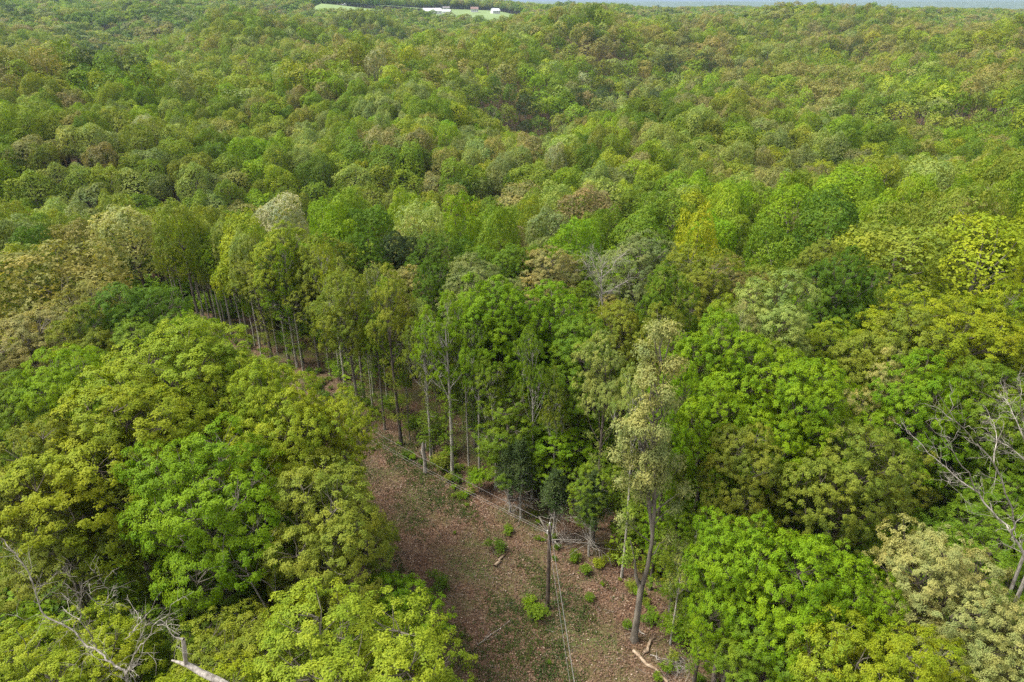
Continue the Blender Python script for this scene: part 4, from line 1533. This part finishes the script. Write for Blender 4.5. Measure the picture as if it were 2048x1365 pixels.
# ------------------------------------------------------------------ the rest of the forest: one object of scattered trees
def lib_collection(name, meshes):
    col = bpy.data.collections.new(name)
    for i, me in enumerate(meshes):
        o = bpy.data.objects.new('%s_%02d' % (name, i), me)
        col.objects.link(o)
    return col


def scatter(name, P, rot, scl, idx, tint, col, label=None, cat=None):
    me = bpy.data.meshes.new(name)
    me.vertices.add(len(P))
    me.vertices.foreach_set('co', np.asarray(P, np.float32).ravel())
    for nm, ty, arr in (('rot', 'FLOAT', rot), ('idx', 'INT', idx)):
        a = me.attributes.new(nm, ty, 'POINT')
        a.data.foreach_set('value', np.asarray(arr, np.float32 if ty == 'FLOAT' else np.int32))
    a = me.attributes.new('scl', 'FLOAT_VECTOR', 'POINT')
    a.data.foreach_set('vector', np.asarray(scl, np.float32).ravel())
    a = me.attributes.new('tint', 'FLOAT_COLOR', 'POINT')
    a.data.foreach_set('color', np.concatenate([tint, np.ones((len(P), 1))], 1).astype(np.float32).ravel())
    o = obj(name, me)
    ng = bpy.data.node_groups.new(name, 'GeometryNodeTree')
    ng.interface.new_socket('Geometry', in_out='INPUT', socket_type='NodeSocketGeometry')
    ng.interface.new_socket('Geometry', in_out='OUTPUT', socket_type='NodeSocketGeometry')
    n, l = ng.nodes, ng.links
    gi, go = n.new('NodeGroupInput'), n.new('NodeGroupOutput')
    iop = n.new('GeometryNodeInstanceOnPoints')
    ci_ = n.new('GeometryNodeCollectionInfo')
    ci_.inputs['Collection'].default_value = col
    ci_.inputs['Separate Children'].default_value = True
    ci_.inputs['Reset Children'].default_value = True

    def na(nm, ty):
        q = n.new('GeometryNodeInputNamedAttribute'); q.data_type = ty
        q.inputs['Name'].default_value = nm
        return q.outputs['Attribute']
    cx_ = n.new('ShaderNodeCombineXYZ')
    l.new(na('rot', 'FLOAT'), cx_.inputs['Z'])
    iop.inputs['Pick Instance'].default_value = True
    l.new(gi.outputs[0], iop.inputs['Points'])
    l.new(ci_.outputs[0], iop.inputs['Instance'])
    l.new(na('idx', 'INT'), iop.inputs['Instance Index'])
    l.new(cx_.outputs[0], iop.inputs['Rotation'])
    l.new(na('scl', 'FLOAT_VECTOR'), iop.inputs['Scale'])
    l.new(iop.outputs[0], go.inputs[0])
    md = o.modifiers.new('scatter', 'NODES')
    md.node_group = ng
    return tag(o, label, cat, kind='stuff')


def joined(crown, trunk, n):
    """crown + trunk in one mesh for the scattered forest"""
    def arr(me):
        V = np.empty(len(me.vertices) * 3, np.float32); me.vertices.foreach_get('co', V)
        F = np.empty(len(me.loops), np.int32); me.loops.foreach_get('vertex_index', F)
        return V.reshape(-1, 3), F.reshape(-1, 4)
    V1, F1 = arr(crown)
    V2, F2 = arr(trunk)
    tv = np.empty(len(F1), np.float32); crown.attributes['var'].data.foreach_get('value', tv)
    me = mesh('forest_tree', np.concatenate([V1, V2]), np.concatenate([F1, F2 + len(V1)]), LEAFI, {'var': np.concatenate([tv, np.zeros(len(F2))])})
    me.materials.append(BARK)
    me.polygons.foreach_set('material_index', np.concatenate([np.zeros(len(F1), np.int32), np.ones(len(F2), np.int32)]))
    return me


FORMS = [('dome', 11), ('dome', 12), ('clump', 41), ('open', 21), ('dome', 14), ('clump', 43)]
libM = lib_collection('mid_tree', [joined(*build_far_tree(s, f, 1, LEAFI, BARK), 0) for f, s in FORMS])
libF = lib_collection('far_tree', [joined(*build_far_tree(s, f, 2, LEAFI, BARK), 0) for f, s in FORMS])
libV = lib_collection('farthest_tree', [joined(*build_far_tree(s, f, 3, LEAFI, BARK), 0) for f, s in FORMS])
PALA = np.array([PAL[k] for k in ZN])

P_, rot_, scl_, idx_, tint_ = [], [], [], [], []
S_ = np.array(STUFF)


def add_ring(x, y, z, h, r, c, R, base=0):
    n = len(x)
    mean = zone_weights(x, y, z) @ PALA
    t = (PALA[c] * .78 + mean * .22) * (1 + R.uniform(-.15, .15, (n, 1))) * (1 + R.uniform(-.06, .06, (n, 3)))
    return np.stack([x, y, z], -1), R.uniform(0, 6.28, n), np.stack([r / 4.5 * R.uniform(.8, 1.2, n), r / 4.5 * R.uniform(.8, 1.2, n), h / 20], -1), R.integers(0, 6, n), t


R = np.random.default_rng(88)
ring_m = add_ring(S_[:, 0], S_[:, 1], S_[:, 2], S_[:, 3], S_[:, 4], S_[:, 5].astype(int), R)
X, Y = poisson(R, 300, 950, 8.8, 41)
Z = ground(X, Y)
c = pick_cols(X, Y, Z, R)
h, r = R.uniform(13, 23, len(X)), R.triangular(3.4, 5.0, 8.2, len(X))
ring_f = add_ring(X, Y, Z, h, r, c, R)
X, Y = poisson(R, 950, 3300, 11.0, 40)
Z = ground(X, Y)
c = pick_cols(X, Y, Z, R)
h, r = R.uniform(16, 23, len(X)), R.uniform(6.0, 9.0, len(X))
ring_v = add_ring(X, Y, Z, h, r, c, R)
libA = bpy.data.collections.new('forest_library')
k = 0
for lc in (libM, libF, libV):
    for o in lc.objects:
        o.name = 'forest_tree_%02d' % k
        libA.objects.link(o); k += 1
P = np.concatenate([ring_m[0], ring_f[0], ring_v[0]])
scatter('forest', P, np.concatenate([ring_m[1], ring_f[1], ring_v[1]]), np.concatenate([ring_m[2], ring_f[2], ring_v[2]]),
        np.concatenate([ring_m[3], ring_f[3] + 6, ring_v[3] + 12]), np.concatenate([ring_m[4], ring_f[4], ring_v[4]]), libA,
        'mixed spring forest rolling away to the horizon behind the nearer trees', 'forest')
print('individual', len(TREES), 'scattered', len(P))

# understory: green low growth inside the near woods
R = np.random.default_rng(90)
ush = [build_shrub(s, 150, 1.7, 2.4, .34, .11, LEAFI, 10)[0] for s in (71, 72, 73)]
libU = lib_collection('undergrowth', ush)
X, Y = poisson(R, 22, 150, 3.2, 42)
k = ~in_poly(X, Y, CLEAR)
for i in range(len(CLEAR)):
    a, b = np.array(CLEAR[i]), np.array(CLEAR[(i + 1) % len(CLEAR)])
    t = np.clip(((X - a[0]) * (b - a)[0] + (Y - a[1]) * (b - a)[1]) / np.dot(b - a, b - a), 0, 1)
    k &= np.hypot(X - a[0] - t * (b - a)[0], Y - a[1] - t * (b - a)[1]) > np.where((X < 2) & (Y > 45) & (X * 1.0 + Y > 44), R.uniform(3.5, 10, len(X)), R.uniform(2.5, 7, len(X)))
k &= R.uniform(size=len(X)) < .8
X, Y = X[k], Y[k]
s = R.uniform(.6, 1.9, (len(X), 1))
# knee-high regrowth along both edges of the clearing and thinly inside it
qx, qy = R.uniform(-62, 16, 9000), R.uniform(24, 102, 9000)
de = np.full(len(qx), 99.)
for i in range(len(CLEAR)):
    a, b = np.array(CLEAR[i]), np.array(CLEAR[(i + 1) % len(CLEAR)])
    t = np.clip(((qx - a[0]) * (b - a)[0] + (qy - a[1]) * (b - a)[1]) / np.dot(b - a, b - a), 0, 1)
    de = np.minimum(de, np.hypot(qx - a[0] - t * (b - a)[0], qy - a[1] - t * (b - a)[1]))
f = np.sin(qx * .7 + 1.3 * np.sin(qy * .33)) + np.sin(qy * .6 + qx * .2)
k = ((de < 2.2) & (R.uniform(size=len(qx)) < .34) & (f > -.2)) | (in_poly(qx, qy, CLEAR) & (f > .9) & (R.uniform(size=len(qx)) < .07))
k &= np.hypot(qx - 2.7, qy - 38.1) > 1.0
X, Y = np.concatenate([X, qx[k]]), np.concatenate([Y, qy[k]])
s = np.concatenate([s, np.where(de[k] < 2.2, R.uniform(.08, .30, k.sum()), R.uniform(.05, .14, k.sum()))[:, None]])
n = len(X)
scatter('undergrowth', np.stack([X, Y, ground(X, Y)], -1), R.uniform(0, 6.28, n), np.repeat(s, 3, 1), R.integers(0, 3, n),
        PALA[R.choice([0, 1, 2, 3], n)] * R.uniform(.8, 1.1, (n, 1)), libU, 'green undergrowth on the forest floor between the stems', 'undergrowth')

# leaf litter, twigs and grass of the clearing
R = np.random.default_rng(91)


def clear_points(n, m=3.0):
    x = R.uniform(-66, 20, n * 6); y = R.uniform(20, 104, n * 6)
    big = [(p[0] + (m if i < 11 else -m * .5), p[1] + (m * .6 if 3 < i < 11 else 0)) for i, p in enumerate(CLEAR)]
    # more where it is near
    k = in_poly(x, y, big) & (R.uniform(size=len(x)) < np.clip(60 / np.hypot(x, y), 0, 1) ** 2)
    return x[k][:n], y[k][:n]


def litter(name, n, L, W, mat, label, cat):
    x, y = clear_points(n)
    z = ground(x, y) + R.uniform(.0, .09, len(x)) + .03
    c = np.stack([x, y, z], -1)
    V, F, tv = leaves_at(R, c, np.tile([0, 0, 1.], (len(c), 1)) + R.normal(size=(len(c), 3)) * .55, 1, L, W, 0, .1)
    tag(obj(name, mesh(name, V, F, mat, {'var': R.uniform(0, 1, len(F))})), label, cat, kind='stuff')


def litter_mat():
    m, t = new_mat('dead_leaf')
    v = N(t, 'ShaderNodeAttribute', attribute_type='GEOMETRY', attribute_name='var')
    r = N(t, 'ShaderNodeValToRGB')
    e = r.color_ramp.elements
    for _ in range(3): e.new(.5)
    for q, (p, c) in enumerate([(0, (.046, .024, .014)), (.4, (.102, .052, .029)), (.8, (.156, .086, .049)), (.96, (.22, .148, .10)), (1, (.36, .29, .23))]):
        e[q].position = p; e[q].color = (*c, 1)
    t.links.new(v.outputs['Fac'], r.inputs[0])
    p = N(t, 'ShaderNodeBsdfPrincipled')
    p.inputs['Roughness'].default_value = .7
    t.links.new(r.outputs[0], p.inputs['Base Color'])
    o = N(t, 'ShaderNodeOutputMaterial')
    t.links.new(p.outputs[0], o.inputs[0])
    return m


litter('leaf_litter', 130000, .13, .045, litter_mat(), 'brown dead leaves covering the clearing floor', 'leaf litter')


def tufts(n):
    x = R.uniform(-66, 20, n * 14); y = R.uniform(22, 104, n * 14)
    f = np.sin(x * .45 + 1.2 * np.sin(y * .21)) + np.sin(y * .38 + 1.3 * np.sin(x * .27 + 2)) + .8 * np.sin(x * 1.1 + y * .9) + R.normal(size=len(x)) * .5
    k = in_poly(x, y, CLEAR) & (f > .55)
    x, y = x[k][:n], y[k][:n]
    c = np.stack([x, y, ground(x, y) + .02], -1)
    c = np.repeat(c, 3, 0) + R.normal(size=(len(c) * 3, 3)) * np.array([.12, .12, .02])
    V, F, tv = leaves_at(R, c, np.tile([0, 0, 1.], (len(c), 1)) + R.normal(size=(len(c), 3)) * .3, 4, .16, .035, -.5, .9)
    o = tag(obj('grass', mesh('grass', V, F, LEAF, {'var': tv})), 'sparse green grass and seedlings growing through the dead leaves', 'grass', kind='stuff')
    o.color = (.070, .105, .025, 1)


tufts(9000)


def ground_twigs(n):
    x, y = clear_points(n)
    wd = Wood()
    for i in range(len(x)):
        a = R.uniform(0, 6.28); l = R.uniform(.2, .9)
        z = g1(x[i], y[i]) + .08
        wd.add([(x[i], y[i], z), (x[i] + math.cos(a) * l, y[i] + math.sin(a) * l, z + R.uniform(0, .1))], [.014, .006], 3)
    tag(obj('fallen_twigs', wd.mesh('fallen_twigs', DEAD)), 'pale twigs littering the clearing floor', 'twigs', kind='stuff')


ground_twigs(700)

# ------------------------------------------------------------------ far farm buildings
WHITE = plain_mat('white_siding', (.52, .52, .51), .6, var=.06)
ROOFW = plain_mat('metal_roof', (.50, .52, .54), .4, var=.06)
ROOFG = plain_mat('grey_shingle', (.16, .15, .15), .8)
ROOFR = plain_mat('red_shingle', (.17, .11, .095), .8)
WIN = plain_mat('window_glass', (.04, .05, .06), .15)


def house(px, py, D, L, Wd, hw, hr, rot, roofm, label, nwin=4, name='farm_house', door=True):
    x, y = pol(px, D)
    z = g1(x, y) + .9
    root = empty(name, (x, y, z), rot)
    tag(root, label, 'barn' if 'barn' in name else 'house')
    a, b = L / 2, Wd / 2
    V = [(-a, -b, -1.5), (a, -b, -1.5), (a, b, -1.5), (-a, b, -1.5), (-a, -b, hw), (a, -b, hw), (a, b, hw), (-a, b, hw), (-a, 0, hw + hr), (a, 0, hw + hr)]
    F = [(0, 1, 5, 4), (1, 2, 6, 9, 5), (2, 3, 7, 6), (3, 0, 4, 8, 7), (4, 5, 9, 8), (6, 7, 8, 9)]
    obj('wall', mesh('wall', np.array(V), F, WHITE), root)
    e = .6
    s = hr / b
    V, F = [], []
    for sg in (-1, 1):
        o = len(V)
        V += [(-a - e, sg * (b + e), hw - s * e + .05), (a + e, sg * (b + e), hw - s * e + .05), (a + e, 0, hw + hr + .08), (-a - e, 0, hw + hr + .08)]
        V += [(p[0], p[1], p[2] + .3) for p in V[o:o + 4]]
        F += [tuple(o + i for i in q) for q in ((0, 1, 2, 3), (4, 5, 6, 7), (0, 1, 5, 4), (1, 2, 6, 5), (0, 3, 7, 4))]
    obj('roof', mesh('roof', np.array(V), F, roofm), root)
    for i in range(nwin):
        wx = -a + L * (i + .5) / nwin
        V = [(wx - .7, -b - .06, hw * .35), (wx + .7, -b - .06, hw * .35), (wx + .7, -b - .06, hw * .75), (wx - .7, -b - .06, hw * .75)]
        V += [(p[0], -b + .05, p[2]) for p in V]
        obj('window', mesh('window', np.array(V), [(0, 1, 2, 3), (0, 1, 5, 4), (2, 3, 7, 6), (1, 2, 6, 5), (0, 3, 7, 4)], WIN), root)


house(878, 30, 1440, 34, 16, 4.5, 4.5, .25, ROOFW, 'long white barn with pale metal roof in the far meadow', 5, 'barn')
house(905, 30, 1480, 16, 9, 3.5, 2.5, -.3, ROOFW, 'small white barn just right of the long barn', 2, 'barn')
house(956, 24, 1560, 15, 10, 6, 3.5, .1, ROOFR, 'two storey white house with reddish roof near the horizon', 4)
house(994, 26, 1540, 17, 10, 5.5, 4, .6, ROOFW, 'white gabled house right of the reddish-roofed one', 4)
house(713, 12, 1640, 18, 11, 6, 4, -.3, ROOFW, 'white house on the far hill at the top of the meadow', 4)
house(904, 20, 1600, 14, 8, 3.5, 2.5, .2, ROOFG, 'low shed with grey roof behind the long white barn', 2, 'shed')

# far town specks beyond the woods, on the right
R = np.random.default_rng(14)
V, F = [], []
for i in range(46):
    D = R.uniform(6200, 7600)
    x, y = pol(R.uniform(1830, 2060) if i < 40 else R.uniform(1250, 1800), D)
    z = g1(x, y)
    a, b, hh = R.uniform(12, 30), R.uniform(8, 16), R.uniform(7, 14)
    o = len(V)
    V += [(x - a, y - b, z - 3), (x + a, y - b, z - 3), (x + a, y + b, z - 3), (x - a, y + b, z - 3), (x - a, y - b, z + hh), (x + a, y - b, z + hh), (x + a, y + b, z + hh), (x - a, y + b, z + hh), (x - a, y, z + hh * 1.5), (x + a, y, z + hh * 1.5)]
    F += [tuple(o + j for j in q) for q in ((0, 1, 5, 4), (1, 2, 6, 9, 5), (2, 3, 7, 6), (3, 0, 4, 8, 7), (4, 5, 9, 8), (6, 7, 8, 9))]
tag(obj('distant_town', mesh('distant_town', np.array(V), F, WHITE)), 'white specks of a distant town in the blue valley at upper right', 'town', kind='stuff')

# ------------------------------------------------------------------ labels for the filler trees
LM = [(1095, 1100, 'the utility pole'), (1290, 700, 'the tall cream forked tree'), (240, 430, 'the pale whitish-tan dome tree'),
      (545, 390, 'the whitish flowering tree'), (840, 440, 'the pale dome-shaped tree'), (1205, 560, 'the bare grey spreading tree'),
      (350, 1000, 'the large bright tree at left'), (650, 1270, 'the big light tree at the bottom'), (1560, 560, 'the pale blossoming tree'),
      (1740, 900, 'the round olive tree'), (1930, 1130, 'the large cream tree at right'), (1680, 420, 'the dark tree right of centre'),
      (1150, 460, 'the round bright centre tree'), (90, 540, 'the golden tan tree'), (1985, 480, 'the yellow-green tree by the right edge'),
      (640, 1000, 'the drooping olive tree'), (1950, 950, 'the bare tree at right'), (250, 580, 'the dark tree at the track end'),
      (1810, 480, 'the wide olive brown tree'), (800, 490, 'the bluish dark tree'), (1400, 530, 'the dark olive dome tree'),
      (180, 850, 'the wide yellow-olive tree')]
ORD = ['nearest', 'second', 'third', 'fourth', 'fifth', 'sixth', 'seventh', 'eighth', 'ninth', 'tenth', 'eleventh', 'twelfth', 'thirteenth', 'fourteenth', 'fifteenth', 'sixteenth']
buckets = {}
for T in TREES:
    if T['lab']: continue
    b = min(range(len(LM)), key=lambda i: math.hypot(T['px'] - LM[i][0], T['py'] - LM[i][1]))
    dx, dy = T['px'] - LM[b][0], T['py'] - LM[b][1]
    if abs(dx) > abs(dy) * 1.2: dr = 'right of' if dx > 0 else 'left of'
    else: dr = 'below' if dy > 0 else 'above'
    kd = 'slender young tree' if T['o'].name.startswith('young') else ('small leafy tree' if T['o'].name.startswith('under') else 'tree')
    buckets.setdefault((T['c'], dr, b, kd), []).append((math.hypot(dx, dy), T))
for (c, dr, b, kd), L in buckets.items():
    L.sort(key=lambda q: q[0])
    for i, (d, T) in enumerate(L):
        if len(L) == 1: s = '%s %s %s %s' % (CW[c], kd, dr, LM[b][2])
        elif i == 0: s = '%s %s nearest %s %s' % (CW[c], kd, dr, LM[b][2])
        else: s = '%s closest %s %s %s %s' % (ORD[min(i, 15)], CW[c], kd, dr, LM[b][2])
        T['o']['label'] = s

# ------------------------------------------------------------------ haze
def haze():
    x0, x1, y0, y1, z0, z1 = -15500, 15500, -400, 15500, -75, 135
    V = [(x, y, z) for z in (z0, z1) for x, y in ((x0, y0), (x1, y0), (x1, y1), (x0, y1))]
    F = [(0, 3, 2, 1), (4, 5, 6, 7), (0, 1, 5, 4), (1, 2, 6, 5), (2, 3, 7, 6), (3, 0, 4, 7)]
    m, t = new_mat('haze')
    v = N(t, 'ShaderNodeVolumePrincipled')
    v.inputs['Color'].default_value = (.42, .58, .85, 1)
    v.inputs['Density'].default_value = 0.00006
    v.inputs['Anisotropy'].default_value = 0.0
    o = N(t, 'ShaderNodeOutputMaterial')
    t.links.new(v.outputs[0], o.inputs['Volume'])
    m.cycles.homogeneous_volume = True
    tag(obj('haze', mesh('haze', np.array(V), F, m)), 'thin blue haze over the far hills', 'haze', kind='stuff')


haze()
